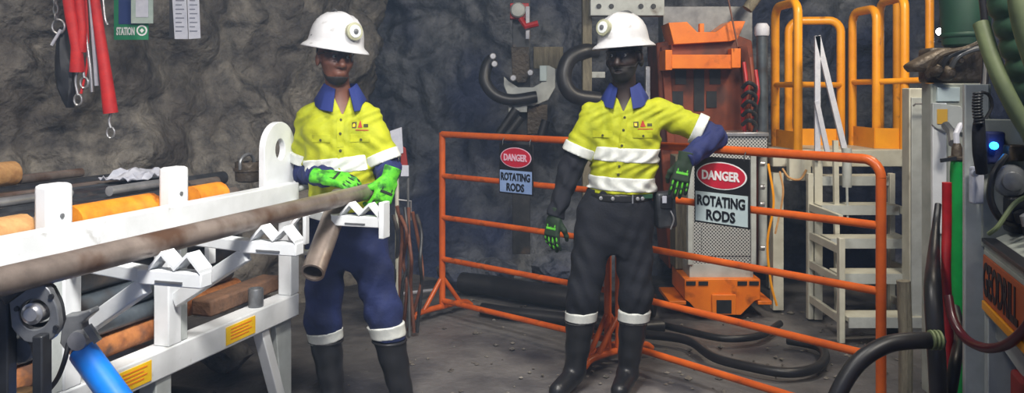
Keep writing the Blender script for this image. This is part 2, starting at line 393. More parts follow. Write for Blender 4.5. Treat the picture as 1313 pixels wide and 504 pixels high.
# grey plates behind the posts, as on the photographed frame
build(rbox(TP2 + .035, TP2 + .075, -0.055, -0.01, 0.577, 0.965), 'post_plate', 'grey_white', rack, bevel=0.003)
build(rbox(TP1 - .075, TP1 - .035, -0.055, -0.01, 0.577, 0.965), 'post_plate', 'grey_white', rack, bevel=0.003)
for px in (70, 224):
    tc = t_for(px, -0.09); zt = 1.20 if px < 100 else 1.205
    st = build(rbox(tc - .05, tc + .05, -0.125, -0.062, 0.93, zt), 'stake', W, rack, bevel=0.014)
    build(MB().lathe(R(tc - 0.0, -0.0615, zt - .10), RN, [(.008, 0), (.008, .004)], 10), 'bolt', 'grey_steel', st)
# end plate with lifting eye
def rounded_plate(w, h, n=36):
    """(outline, hole) with n points each, top rounded, eye near the top"""
    out, hole = [], []
    for i in range(n):
        a = 2 * math.pi * i / n + 1e-4; cx, cy = math.cos(a), math.sin(a)
        if cy >= 0: out.append((cx * w / 2, h - w / 2 + cy * w / 2))
        else:
            k = min((w / 2) / max(abs(cx), 1e-6), (h - w / 2) / abs(cy)); out.append((cx * k, h - w / 2 + cy * k))
        hole.append((cx * w * .155, h - w / 2 + w * .0 + cy * w * .19))
    return out, hole
te0, te1 = t_for(347, -0.03), t_for(386, -0.03)
po, ph = rounded_plate(te1 - te0, 0.42)
build(MB().prism(R((te0 + te1) / 2, -0.075, 0.93), RD, UP, po, 0.03, ph), 'end_plate', W, rack, bevel=0.003)
build(MB().box(R(te1 + .01, -0.075, 1.06), (.05, .05, .03), AX), 'plate_lug', W, rack, bevel=0.003)
build(MB().tube([R(te1 - .05, -.06, 1.03), R(te1 + .02, .035, 1.06)], .014, 10), 'plate_pin', 'grey_white', rack)
# legs
lg = MB().prism(R(TE - 0.13, -0.05, 0.475), RD, UP, [(-.01, 0), (.12, 0), (.12, -.475), (.06, -.475)], 0.03)
build(lg, 'leg', 'grey_white', rack, bevel=0.003)
build(MB().bar(R(TE - .24, -0.045, 0.47), R(TE - .06, -0.045, 0.02), 0.05, 0.05), 'leg_brace', W, rack, bevel=0.004)
for tp in (TP1 - 1.1, TP1, TP2 - .05):
    build(rbox(tp - .04, tp + .04, -0.085, -0.012, 0.0, 0.475), 'leg', 'grey_white', rack, bevel=0.004)
for tp in (TP1 - 1.1, TP1, TE - .06):
    build(rbox(tp - .04, tp + .04, -1.35, -1.28, 0.0, 0.475), 'leg', 'grey_white', rack, bevel=0.004)
# yellow warning labels on the bottom rail
for a, b in ((290, 327), (150, 194)):
    ta, tb = t_for(a, 0.002), t_for(b, 0.002)
    lb = build(rbox(ta, tb, 0.0005, 0.004, 0.49, 0.56), 'warning_label', 'label_yellow', rack, smooth=False)
    tm, tw = (ta + tb) / 2, (tb - ta)
    for k in range(4):
        build(rbox(tm - tw * .36, tm + tw * (.36 - .1 * (k % 2)), 0.0045, 0.0055, 0.545 - .013 * k, 0.550 - .013 * k), 'print_line', 'label_orange', lb, smooth=False)
# side arms with W shaped rests
ARMS = [t_for(231, 0.462), t_for(355, 0.462), t_for(464, 0.462)]
POSTS = [TP1, TP2, TE - .03]
for k, ta in enumerate(ARMS):
    z = 0.985
    tp = POSTS[k]
    arm = build(MB().bar(R(tp, -0.01, .965), R(ta, .36, .965), .05, .04), 'support_arm', W, rack, bevel=0.004)
    build(rbox(ta - .025, ta + .025, .335, .55, .942, z), 'rest_block', W, arm, bevel=0.004)
    zz = [(-.085, 0), (-.043, .044), (0, .004), (.043, .044), (.085, 0)]
    outl = [(a, b + .006) for a, b in zz] + [(a, b - .006) for a, b in zz[::-1]]
    build(MB().prism(R(ta, .462, z + .004), RN, UP, outl, .055), 'notched_rest', W, arm, smooth=False)
    if k < 2:
        build(MB().bar(R(ta, .345, .935), R(tp, .0, .735), .03, .05), 'brace', W, arm, bevel=0.004)
    if k == 2:
        build(rbox(ta - .03, ta + .03, .55, .572, .90, 1.045), 'end_tab', W, arm, bevel=0.003)
    build(MB().box(R(ta - .028, .445, .955), (.004, .09, .006), AX), 'slot', 'grey_steel', arm, smooth=False)
tb = t_for(271, .1)
build(rbox(tb - .02, tb + .02, .085, .105, .86, .985), 'hanger_bar', W, rack, bevel=0.003)
build(MB().tube([R(TP2 + .08, -.02, .95), R(tb, .095, .95)], .014, 8), 'hanger_rod', W, rack)
# hanging strap and hook for the pipe offcut
th = t_for(393, 0.22)
hk = build(rbox(th - .015, th + .015, .21, .225, .86, 1.0), 'hanger_bar', W, rack, bevel=0.003)
build(MB().tube([R(th, .2, .99), R(th - .04, .17, .93), R(th - .03, .18, .86), R(th + .03, .21, .82), R(th + .09, .24, .86)], .012, 8, smooth=5), 'hook', 'silver', hk)
build(MB().bar(R(TE - .03, -.01, .99), R(th, .22, .985), .03, .02), 'hook_arm', W, hk)

# ------------------------------------------------------------------ pipes
def pipe(name, t0, t1, u, z, r, m, label, cat, group=None, hollow=.78, seg=16):
    o = build(MB().tube([R(t0, u, z), R(t1, u, z)], r, seg, hollow=hollow), name, m)
    return tag(o, label, cat, group)
pipe('drill_rod', -1.9, t_for(487, .38), .38, 1.029 + .034 - .008, .034, 'rod_steel', 'long brown-grey steel drill rod gripped by the crewman and resting on the rack arms', 'pipe', seg=24)
rng = random.Random(11)
# bed of rods on top of the rack
u = -0.235; k = 0
ORD = 'zeroth first second third fourth fifth sixth seventh eighth ninth tenth eleventh twelfth thirteenth fourteenth fifteenth sixteenth seventeenth eighteenth nineteenth twentieth'.split()
GB = 'rods lying side by side on the rack top'
while u > -1.27:
    r = rng.choice((.028, .031, .034)); t1 = 1.12 + rng.uniform(-.12, .1) if u > -.55 else 1.55 + rng.uniform(-.3, .3)
    m = rng.choice(('rod_black', 'rod_black', 'rod_dark', 'rod_steel'))
    k += 1; pipe('drill_rod', -1.6 + rng.uniform(-.2, .2), t1, u - r, .9955 + r, r, m, ORD[k] + ' rod back from the front rail in the row on the rack top', 'pipe', GB)
    u -= 2 * r + .004
# orange and timber pieces on top
def on_top(name, pa, pb, u, z, r, m, label, cat): pipe(name, t_for(pa, u), t_for(pb, u), u, z, r, m, label, cat, hollow=0, seg=14)
on_top('core_barrel', 90, 194, -.18, 1.051, .055, 'orange_core', 'thick orange tube lying on the rods between the two white stakes', 'pipe')
on_top('core_barrel', 244, 281, -.18, 1.051, .055, 'orange_core', 'short orange tube lying on the rods past the far stake', 'pipe')
on_top('timber_billet', -260, 31, -.18, 1.051, .055, 'wood', 'round pale timber billet with cut end beside the near stake', 'timber')
on_top('timber_billet', -160, 17, -1.22, 1.118, .055, 'wood', 'round pale timber billet at the far edge of the rod bed', 'timber')
on_top('drill_rod', 24, 104, -1.22, 1.085, .022, 'rod_steel', 'thin pinkish steel rod lying along the back of the rod bed', 'pipe')
on_top('drill_rod', -120, 90, -.62, 1.083, .018, 'silver', 'thin bright steel rod lying over the middle of the rod bed', 'pipe')
on_top('drill_rod', 140, 206, -.50, 1.085, .020, 'silver', 'short bright steel rod on the rod bed near the far stake', 'pipe')
# stacked rods inside the rack
inside = [(-.13, .62, .042, 'rust_rod', 'rusty orange rod lowest in the front stack inside the rack'),
          (-.12, .697, .033, 'rod_dark', 'slim grey rod second from the bottom of the front stack'),
          (-.13, .775, .045, 'rod_dark', 'thick blue-grey rod third from the bottom of the front stack'),
          (-.13, .862, .042, 'rod_black', 'thick dark rod second from the top of the front stack'),
          (-.13, .927, .022, 'rod_black', 'thin dark rod topmost in the front stack inside the rack')]
for u, z, r, m, lab in inside:
    pipe('drill_rod', -1.5, t_for(205, u) - rng.uniform(0, .03), u, z, r, m, lab, 'pipe', hollow=0)
back = [(-.26, .606, .045, 'rust_rod'), (-.26, .695, .042, 'rod_dark'), (-.26, .781, .042, 'rod_black'), (-.26, .867, .042, 'rod_dark'),
        (-.37, .606, .045, 'rod_black'), (-.37, .695, .042, 'rust_rod'), (-.37, .781, .042, 'rod_dark'), (-.37, .867, .042, 'rod_black')]
for i, (u, z, r, m) in enumerate(back):
    pipe('drill_rod', -1.4, 1.16 + rng.uniform(-.04, .05), u, z, r, m, ('lowest', 'second', 'third', 'topmost')[i % 4] + ' rod of the ' + ('middle' if i < 4 else 'rear') + ' stack stored inside the rack', 'pipe', 'rods stored deep inside the rack')
tq = t_for(300, -.14)
tag(build(rbox(t_for(262, -.14), t_for(352, -.14), -.205, -.105, .577, .645), 'timber_block', 'timber_dark', bevel=.01), 'brown timber block lying on the bottom rail at the rack end', 'timber')
tc = t_for(328, -.045)
can = build(MB().lathe(R(tc, -.045, .575), UP, [(.030, 0), (.032, .004), (.032, .072), (.030, .078), (.022, .078), (.022, .07)], 18), 'steel_socket', 'grey_steel')
tag(can, 'small grey steel socket standing on the bottom rail near the yellow label', 'socket')
# dark pot with a strap handle on the rod bed
pt = t_for(318, -.33)
pot = thing('steel_pot', R(pt, -.33, 1.06), 'dark dented steel pot with strap handle at the far end of the rack', 'pot')
build(MB().lathe(R(pt, -.33, 1.058), UP, [(.045, 0), (.058, .006), (.060, .05), (.066, .052), (.066, .064), (.060, .066), (.060, .095), (.054, .095), (.052, .02)], 20), 'bowl', 'bronze', pot)
build(MB().tube([R(pt - .062, -.33, 1.12), R(pt - .06, -.33, 1.16), R(pt - .02, -.33, 1.185), R(pt + .03, -.33, 1.18), R(pt + .062, -.33, 1.12)], .008, 8, smooth=4), 'handle', 'grey_steel', pot)
# crumpled rag
tr = t_for(178, -.85)
vs = []; n = 14
for i in range(n):
    for j in range(n):
        a, b = (i / (n - 1) - .5), (j / (n - 1) - .5)
        h = .06 * abs(noise.noise(Vector((a * 6, b * 6, 2.2)))) + .05 * max(0, .5 - abs(a) - abs(b) * .6)
        vs.append(R(tr + a * .30, -.85 + b * .20, 1.068 + h))
fs = [(i * n + j, (i + 1) * n + j, (i + 1) * n + j + 1, i * n + j + 1) for i in range(n - 1) for j in range(n - 1)]
rag = mesh_obj('rag', vs, fs, 'paper', fix=False); sm = rag.modifiers.new('thick', 'SOLIDIFY'); sm.thickness = .006
tag(rag, 'crumpled white rag lying on the back of the rod bed', 'rag')
# leaning pipe offcut with open end towards the camera
a, b = at(437, 252, 3.66), at(401, 350, 3.30)
off = build(MB().tube([a, b], .046, 22, hollow=.80), 'pipe_offcut', 'rod_steel')
tag(off, 'short wide rusty pipe offcut hanging below the long rod with its open end down', 'pipe')
# tube lying under the rack
q = at(245, 492, 4.0)
tag(build(MB().tube([V3((q[0] - .25, 4.05, .055)), V3((q[0] + .12, 3.95, .055))], .055, 16, hollow=.8), 'pipe_offcut', 'rod_black'), 'black pipe offcut lying on the floor under the rack', 'pipe')
rock_blob('rubble_stone', (at(285, 470, 4.6)[0], 4.6, .07), (.16, .12, .1), 'rock_warm', 5.5, 'pale grey stone lying on the floor beneath the rack', 'rock')

# ------------------------------------------------------------------ rod clamp and blue cylinder at the rack front
yc = 2.06
cl = thing('rod_clamp', at(45, 520, yc), 'black and grey steel rod clamp with round pin and twin bars', 'clamp')
def P2(px, py, Y=yc): return at(px, py, Y)
plate = [(14, 378), (24, 368), (38, 356), (52, 358), (66, 370), (76, 392), (79, 414), (74, 430), (60, 440), (36, 438), (18, 420)]
c0 = P2(47, 404)
sc = yc / F
pl = [((x - 47) * sc, -(y - 404) * sc) for x, y in plate]
def resample(poly, n):
    A = np.array(poly + [poly[0]]); Ls = np.concatenate([[0], np.cumsum(np.linalg.norm(np.diff(A, axis=0), axis=1))])
    s = np.linspace(0, Ls[-1], n, endpoint=False); return [(np.interp(q, Ls, A[:, 0]), np.interp(q, Ls, A[:, 1])) for q in s]
pl = resample(pl, 36)
holep = []
for x, y in pl:
    a = math.atan2(y, x); holep.append((math.cos(a) * .036, math.sin(a) * .036 + .004))
build(MB().prism(c0, (1, 0, 0), (0, 0, 1), pl, .022, holep), 'jaw_plate', 'grey_steel', cl, bevel=.003)
bk = [(x * 1.07 - .02, y * 1.0 - .004) for x, y in pl]; hb = [(x * .9 - .012, y * .9) for x, y in holep]
build(MB().prism(c0 + V3((0, .045, 0)), (1, 0, 0), (0, 0, 1), bk, .02, hb), 'back_plate', 'black_steel', cl, bevel=.003)
build(MB().lathe(c0 + V3((-.004, -.022, .006)), (0, 1, 0), [(.004, 0), (.016, .0), (.020, .006), (.026, .008), (.027, .05), (.02, .07)], 20), 'pin', 'silver', cl)
build(MB().bar(P2(54, 428, yc - .02), P2(55, 905, yc - .02), .025, .045, (0, 1, 0)), 'clamp_bar', 'black_steel', cl, bevel=.004)
build(MB().bar(P2(10, 376, yc + .01), P2(8, 905, yc + .01), .025, .040, (0, 1, 0)), 'clamp_bar', 'black_steel', cl, bevel=.004)
build(MB().bar(P2(6, 384, yc + .0), P2(44, 356, yc + .0), .03, .03, (0, 1, 0)), 'link', 'black_steel', cl, bevel=.004)
build(MB().lathe(P2(30, 447, yc + .05), (0, 1, 0), [(.03, -.02), (.034, -.01), (.034, .02), (.03, .03)], 18), 'roller', 'grey_steel', cl)
for q in ((22, 396), (66, 380), (72, 420)):
    build(MB().lathe(P2(q[0], q[1], yc - .011), (0, -1, 0), [(.007, 0), (.006, .005)], 8), 'bolt', 'black_steel', cl)
build(MB().tube([P2(29, 500, yc + .10), P2(29, 860, yc + .10)], .028, 14), 'clamp_sleeve', 'wood', cl)

Yb = 2.42
cy = thing('air_cylinder', at(150, 560, Yb), 'bright blue air cylinder slanting down from a grey clevis at the rack post', 'cylinder')
p0, p1 = at(104, 448, Yb), at(186, 560, Yb - .12); dd = unit(p1 - p0)
build(MB().lathe(p0, p1 - p0, [(.028, 0), (.038, .008), (.039, .02), (.039, np.linalg.norm(p1 - p0))], 22), 'barrel', 'blue_paint', cy)
bse = V3((p1[0] + .10, p1[1] - .03, 0)); build(MB().tube([p1 - dd * .02, bse + UP * .05], .016, 12), 'piston_rod', 'silver', cy); build(MB().box(bse + UP * .03, (.12, .08, .06)), 'foot_bracket', 'grey_steel', cy, bevel=.004)
build(MB().lathe(p0 - dd * .035, dd, [(.02, 0), (.030, .006), (.030, .034), (.024, .036)], 18), 'collar', 'silver', cy)
build(MB().lathe(at(98, 438, Yb - .04), (0, 1, 0), [(.010, 0), (.026, .0), (.028, .01), (.028, .07), (.01, .075)], 18), 'pivot', 'silver', cy)
build(MB().prism(at(96, 428, Yb), (1, 0, 0), (0, 0, 1), [(-.022, .055), (.02, .06), (.055, .075), (.06, .062), (.028, .035), (.034, -.03), (-.012, -.045), (-.03, -.02)], .05), 'clevis', 'grey_steel', cy, bevel=.004)
build(MB().bar(at(112, 418, Yb - .03), at(126, 438, Yb - .03), .014, .02), 'clevis_tab', 'grey_steel', cy)
build(MB().tube([at(88, 440, Yb - .03), at(82, 465, Yb - .05), at(72, 488, Yb - .05), at(52, 512, Yb - .05), at(30, 540, Yb)], .007, 8, smooth=6), 'air_line', 'black_rubber', cy)

# ------------------------------------------------------------------ barriers
FA, FJ, FB = V3((-0.462, 5.68, 0)), V3((0.556, 4.76, 0)), V3((1.54, 3.58, 0))
def barrier(P, Q, label, left_round, right_round, feet):
    t = thing('safety_barrier', (P + Q) / 2, label, 'barrier', 'orange rail barriers')
    d = unit(Q - P); n = V3((-d[1], d[0], 0)); L = np.linalg.norm(Q - P); r = .021
    zs = [1.2, .925, .65, .375, .10]
    X = lambda s, z, o=0: P + d * s + UP * z + n * o
    rr = .075
    arc0 = [X(0, 1.2 - rr)] + [X(rr - rr * math.cos(a), 1.2 - rr + rr * math.sin(a)) for a in np.linspace(.2, math.pi / 2, 6)] if left_round else [X(0, 1.2)]
    arc1 = [X(L - rr + rr * math.sin(a), 1.2 - rr + rr * math.cos(a)) for a in np.linspace(0, math.pi / 2 - .2, 6)] + [X(L, 1.2 - rr)] if right_round else [X(L, 1.2)]
    build(MB().tube(arc0 + arc1, r, 14), 'top_rail', 'fence_orange', t)
    for z in zs[1:]:
        build(MB().tube([X(0.01, z), X(L - .01, z)], r * .85, 12), 'rail', 'fence_orange', t)
    for s, rd in ((0, left_round), (L, right_round)):
        build(MB().tube([X(s, .05), X(s, 1.2 - (rr if rd else -.012))], r, 14), 'post', 'fence_orange', t)
    for s in feet:
        ft = build(MB().tube([X(s, .02, -.27), X(s, .055, -.2), X(s, .06, 0), X(s, .055, .2), X(s, .02, .27)], .019, 10, smooth=4), 'foot', 'fence_orange', t)
        for o in (-1, 1):
            build(MB().tube([X(s, .24, o * .015), X(s, .055, o * .17)], .015, 10), 'foot_brace', 'fence_orange', ft)
    return t, d, L
sh = unit(FB - FJ) * .08
b1, d1, L1 = barrier(FA, FJ - unit(FJ - FA) * .03, 'orange tubular barrier behind the crewmen with the smaller far danger sign', False, True, (0, np.linalg.norm(FJ - FA) - .03))
b2, d2, L2 = barrier(FJ + unit(FB - FJ) * .05, FB, 'orange tubular barrier the leaning crewman rests his elbow on', True, True, (0,))
build(MB().tube([FB + V3((0, 0, .02)), FB + V3((0, 0, .06))], .03, 12), 'post_shoe', 'fence_orange', b2)

def danger_sign(P, d, s, z0, z1, wdt, label, white, lm, prefix=True):
    n = V3((d[1], -d[0], 0)); n = n if n[1] < 0 else -n
    c = P + d * s + n * .03; h = z1 - z0; hb = h * .52
    t = thing('danger_sign', c + UP * z0, label, 'sign', 'danger signs on the barriers')
    build(MB().box(c + UP * (z0 + h / 2), (wdt, .006, h), (d, n, UP)), 'backing', 'sign_black', t, bevel=.002)
    build(MB().box(c + n * .0045 + UP * (z0 + (h - hb) / 2 + .003), (wdt * .94, .003, h - hb - .012), (d, n, UP)), 'white_panel', white, t, smooth=False)
    oc = c + n * .0035 + UP * (z1 - hb * .52); ov = [(math.cos(a) * wdt * .43, math.sin(a) * hb * .36) for a in np.linspace(0, 2 * math.pi, 40, endpoint=False)]
    o2 = [(x * 1.06, y * 1.08) for x, y in ov]
    build(MB().prism(oc, d, UP, o2, .003), 'oval_border', lm, t, smooth=False)
    ovl = build(MB().prism(oc + n * .001, d, UP, ov, .004), 'oval', 'sign_red', t, smooth=False)
    text_obj('DANGER', oc + n * .0035, d, UP, lm, t, wdt * .68, hb * .27)
    z2 = z0 + (h - hb)
    text_obj('ROTATING', c + n * .0065 + UP * (z0 + (h - hb) * .72), d, UP, 'letter_black', t, wdt * .86, (h - hb) * .33)
    text_obj("RODS", c + n * .0065 + UP * (z0 + (h - hb) * .29), d, UP, 'letter_black', t, wdt * .52, (h - hb) * .33)
    for sx in (-.4, .4):
        build(MB().tube([c + d * wdt * sx + UP * (z1 - .012) + n * .003, c + d * wdt * sx + UP * 1.18 - n * .0, c + d * wdt * sx + UP * 1.225 - n * .03, c + d * wdt * sx + UP * 1.19 - n * .056], .003, 6), 'cable_tie', 'black_rubber', t)
def s_for(P, d, px):
    r = (px - 656.5) / F; return (r * P[1] - P[0]) / (d[0] - r * d[1])
danger_sign(FA, d1, s_for(FA, d1, 666), .86, 1.165, .275, 'small bluish danger rotating rods sign on the far barrier', 'sign_blue', 'letter_pink')
danger_sign(FJ, d2, s_for(FJ, d2, 930), .835, 1.165, .325, 'large danger rotating rods sign on the near barrier in front of the guard', 'sign_white', 'letter_white')
# grey timber prop lashed to the barrier end
q = FB + V3((.09, -.02, 0))
tp_ = MB().tube([q + V3((0, 0, 0)), q + V3((.004, 0, .45)), q + V3((-.006, 0, .70))], .028, 9)
tag(build(tp_, 'timber_prop', 'timber_grey'), 'weathered grey timber prop standing beside the end post of the barrier', 'timber')

# ------------------------------------------------------------------ hoses on the floor
def gnd(px, py, z=0.0):
    Y = F * (CH - z) / (py - HZ); return at(px, py, Y)
def hose(name, pts, r, m, label, cat='hose', group=None, seg=10, smooth=6):
    return tag(build(MB().tube(pts, r, seg, smooth=smooth), name, m), label, cat, group)
hose('rubber_hose', [gnd(592, 362, .08), gnd(640, 368, .08), gnd(700, 378, .08), gnd(760, 385, .08), gnd(840, 392, .08)], .075, 'black_rubber', 'thick black hose lying on the floor behind the far barrier')
hose('rubber_hose', [gnd(618, 396, .04), gnd(660, 402, .04), gnd(730, 410, .04), gnd(800, 420, .04), gnd(850, 418, .04)], .04, 'black_rubber', 'thinner black hose lying on the floor behind the far barrier')
hose('rubber_hose', [gnd(820, 428, .03), gnd(880, 436, .03), gnd(915, 458, .03), gnd(960, 470, .03), gnd(1010, 478, .03), gnd(1046, 472, .03), gnd(1058, 458, .03), gnd(1048, 444, .03), gnd(1010, 436, .03)], .026, 'black_rubber', 'black hose looping on the floor in front of the drill rig')
hose('rubber_hose', [gnd(830, 412, .03), gnd(880, 424, .03), gnd(930, 434, .03), gnd(975, 430, .03), gnd(1000, 415, .03)], .022, 'black_rubber', 'slim black hose curving on the floor beside the rig base')

# ------------------------------------------------------------------ drill rig
rig = thing('drill_rig', at(925, 405, 5.75) * V3((1, 1, 0)), 'orange drill rig with slotted mast, yoke and perforated guard', 'drill rig')
def flat(px_poly, Y, depth, name, m, parent, bevel=.004, hole=None):
    cx = sum(p[0] for p in px_poly) / len(px_poly); cy = sum(p[1] for p in px_poly) / len(px_poly); s = Y / F
    c = at(cx, cy, Y) + V3((0, depth / 2, 0)); q = [((x - cx) * s, -(y - cy) * s) for x, y in px_poly]
    return build(MB().prism(c, (1, 0, 0), (0, 0, 1), q, depth), name, m, parent, bevel=bevel)
def pbox(x0, y0, x1, y1, Y, depth, name, m, parent, bevel=.004):
    return flat([(x0, y0), (x1, y0), (x1, y1), (x0, y1)], Y, depth, name, m, parent, bevel)
bs = flat([(878, 358), (975, 358), (975, 384), (968, 386), (950, 404), (898, 404), (884, 388), (878, 384)], 5.62, .45, 'base', 'rig_orange', rig)
fr = pbox(913, 378, 944, 404, 5.605, .03, 'socket_frame', 'rig_orange', bs)
pbox(919, 385, 938, 402, 5.60, .03, 'socket_shade', 'black_steel', bs, 0)  # black box paints in the shade of the square hole
for a, b in ((880, 892), (896, 908), (946, 958), (961, 973)):
    pbox(a, 361, b, 366, 5.612, .02, 'slot', 'black_steel', bs, 0)  # dark plates laid on the base for the shade in its slots
pbox(858, 386, 880, 391, 5.62, .4, 'flange', 'rig_orange', bs); pbox(972, 386, 990, 391, 5.62, .4, 'flange', 'rig_orange', bs)
pbox(884, 338, 966, 358, 5.68, .3, 'guard_foot', 'grey_white', rig)
gd = pbox(884, 192, 968, 338, 5.68, .03, 'guard_panel', 'perforated_steel', rig, 0)
for a in (882, 963): pbox(a, 190, a + 7, 340, 5.66, .05, 'guard_edge', 'grey_white', gd)
pbox(900, 288, 962, 328, 5.672, .01, 'guard_window', 'perforated_steel', gd, 0)
pbox(930, 172, 984, 194, 5.66, .3, 'guard_hood', 'perforated_steel', rig)
pbox(928, 170, 986, 175, 5.64, .34, 'hood_lip', 'silver', rig)
for yy in (210, 240, 262, 318): build(MB().lathe(at(974, yy, 5.66), (1, 0, 0), [(.012, 0), (.018, .004), (.018, .03), (.01, .034)], 10), 'bolt', 'silver', rig)
mast = flat([(842, 55), (868, 50), (948, 46), (964, 52), (980, 190), (974, 345), (858, 345), (848, 200)], 6.15, .45, 'mast', 'rig_rust', rig, .01)
for x0, y0, x1, y1 in ((866, 88, 880, 108), (890, 86, 903, 142), (910, 86, 924, 108), (862, 117, 876, 138), (906, 117, 919, 138)):
    pbox(x0, y0, x1, y1, 6.14, .03, 'mast_slot_shade', 'black_steel', mast, 0)  # dark plates on the mast stand in for shade inside its openings
flat([(848, 60), (858, 58), (866, 190), (856, 190)], 6.10, .05, 'mast_edge', 'rig_rust', mast)
flat([(948, 60), (958, 58), (976, 190), (964, 190)], 6.10, .05, 'mast_edge', 'rig_rust', mast)
yk = flat([(857, 29), (881, 28), (894, 41), (918, 41), (937, 27), (956, 27), (946, 50), (936, 53), (864, 57)], 5.95, .3, 'yoke', 'rig_orange', rig)
flat([(861, 57), (946, 51), (944, 70), (860, 72)], 6.02, .2, 'yoke_neck', 'rig_rust', yk)
pbox(897, 30, 903, 42, 5.96, .05, 'yoke_lug', 'rig_orange', yk)
cb = pbox(856, 70, 948, 88, 5.93, .25, 'cross_beam', 'rig_orange', rig)
pbox(853, 64, 862, 90, 5.92, .28, 'beam_end', 'rig_orange', cb); pbox(938, 62, 950, 87, 5.92, .28, 'beam_end', 'rig_orange', cb)
col = build(MB().tube([at(978, 200, 5.85), at(977, 40, 5.85)], .038, 14), 'column', 'rod_dark', rig)
build(MB().lathe(at(977, 46, 5.85), UP, [(.046, 0), (.05, .01), (.05, .06), (.034, .085)], 14), 'column_cap', 'paper', col)
build(MB().tube([at(978, 200, 5.85), at(978, 340, 5.85)], .03, 12), 'column', 'grey_white', rig)
for k, (x, y0, y1) in enumerate(((954, 80, 170), (962, 74, 176), (969, 90, 178))):
    build(MB().tube([at(x, y0, 5.8), at(x + 3, (y0 * 2 + y1) / 3, 5.76), at(x - 2, (y0 + 2 * y1) / 3, 5.8), at(x + 1, y1, 5.82)], .013, 8, smooth=6), 'hydraulic_hose', ('red_hose', 'rig_rust', 'red_hose')[k], rig)
for k in range(5):
    build(MB().tube([at(952, 112 + 12 * k, 5.74), at(960, 106 + 12 * k, 5.68), at(969, 112 + 12 * k, 5.72), at(966, 124 + 12 * k, 5.76)], .014, 8, smooth=5), 'hydraulic_hose', 'rod_black', rig)
tbm = pbox(757, -6, 852, 20, 5.9, .12, 'top_beam', 'grey_white', rig)
for x in (768, 784, 822, 838): build(MB().lathe(at(x, 8, 5.895), (0, -1, 0), [(.018, 0), (.016, .006)], 10), 'bolt', 'black_steel', tbm)
build(MB().tube([at(958, 12, 6.0), at(985, -25, 6.0)], .04, 10), 'strut', 'timber_grey', rig)
pbox(850, 8, 965, 58, 6.25, .2, 'mast_head', 'grey_steel', rig)
build(MB().tube([at(930, -20, 5.9), at(946, 60, 5.88)], .006, 6), 'wire', 'cable_brown', rig)
pbox(747, -6, 759, 345, 6.0, .1, 'rear_post', 'timber_grey', rig)
pbox(752, 92, 776, 100, 6.1, .1, 'rear_bracket', 'grey_white', rig); pbox(735, 124, 770, 131, 6.1, .1, 'rear_bracket', 'grey_white', rig)
pbox(828, 85, 834, 345, 6.12, .06, 'rear_post', 'silver', rig)
pbox(745, 128, 860, 150, 6.3, .2, 'rear_beam', 'rod_black', rig)
build(MB().tube([at(768, 128, 6.0), at(735, 122, 5.95), at(723, 100, 5.95), at(730, 76, 5.97), at(748, 66, 6.0), at(764, 66, 6.05)], .055, 12, smooth=6), 'feed_hose', 'black_rubber', rig)
pbox(866, 200, 886, 345, 5.9, .2, 'side_box', 'timber_grey', rig)
build(MB().tube([at(985, 210, 5.6), at(992, 260, 5.55), at(984, 310, 5.55), at(988, 360, 5.55), at(996, 392, 5.55)], .008, 6, smooth=6), 'loose_cable', 'rail_yellow', rig)
build(MB().tube([at(1000, 220, 5.6), at(1004, 250, 5.55), at(994, 300, 5.55)], .007, 6, smooth=6), 'loose_cable', 'wood', rig)

# rod handling arm with grey jaw and black hoses at the back wall
rh = thing('rod_handler', V3((at(672, 330, 6.75)[0], 6.75, 0)), 'grey clamp jaw with black hoses and red valve on a dark post', 'rod handler')
pbox(657, -4, 680, 326, 6.7, .14, 'post', 'rod_black', rh); pbox(684, 60, 722, 88, 6.75, .1, 'side_plate', 'timber_grey', rh)
flat([(646, 98), (652, 104), (664, 112), (684, 112), (694, 106), (696, 84), (704, 84), (712, 88), (712, 112), (703, 128), (684, 136), (664, 136), (652, 124), (646, 110)], 6.55, .12, 'jaw', 'grey_white', rh)
pbox(692, 84, 701, 104, 6.53, .04, 'jaw_label', 'sign_white', rh)
flat([(655, 60), (678, 60), (680, 98), (674, 106), (664, 106), (657, 98)], 6.6, .12, 'jaw_finger', 'bronze', rh)
build(MB().tube([at(632, 74, 6.5), at(624, 86, 6.5), at(622, 104, 6.48), at(634, 121, 6.46), at(656, 128, 6.46), at(688, 124, 6.48)], .045, 12, smooth=6), 'feed_hose', 'black_rubber', rh)
for x, y in ((632, 72), (634, 82), (658, 100), (680, 93)): build(MB().lathe(at(x, y, 6.44), (0, 1, 0), [(.02, 0), (.026, .006), (.026, .05)], 10), 'fitting', 'silver', rh)
pbox(652, 132, 676, 144, 6.5, .1, 'jaw_foot', 'grey_white', rh); pbox(676, 134, 702, 172, 6.6, .1, 'lower_plate', 'bronze', rh)
for a, b in (((640, 172), (662, 140)), ((650, 174), (668, 150)), ((694, 174), (700, 154))):
    build(MB().tube([at(a[0], a[1], 6.45), at(b[0], b[1], 6.45)], .035, 10), 'hose_stub', 'black_rubber', rh)
rv = pbox(654, 4, 678, 24, 6.6, .12, 'valve_body', 'red_hose', rh)
build(MB().lathe(at(664, 13, 6.58), (0, -1, 0), [(.05, 0), (.06, .01), (.05, .03), (.02, .035)], 14), 'gauge', 'grey_white', rv)
build(MB().tube([at(668, 24, 6.56), at(674, 34, 6.54), at(690, 30, 6.54)], .025, 8), 'valve_lever', 'red_hose', rv); pbox(674, 8, 679, 50, 6.57, .05, 'valve_strip', 'paper', rv)

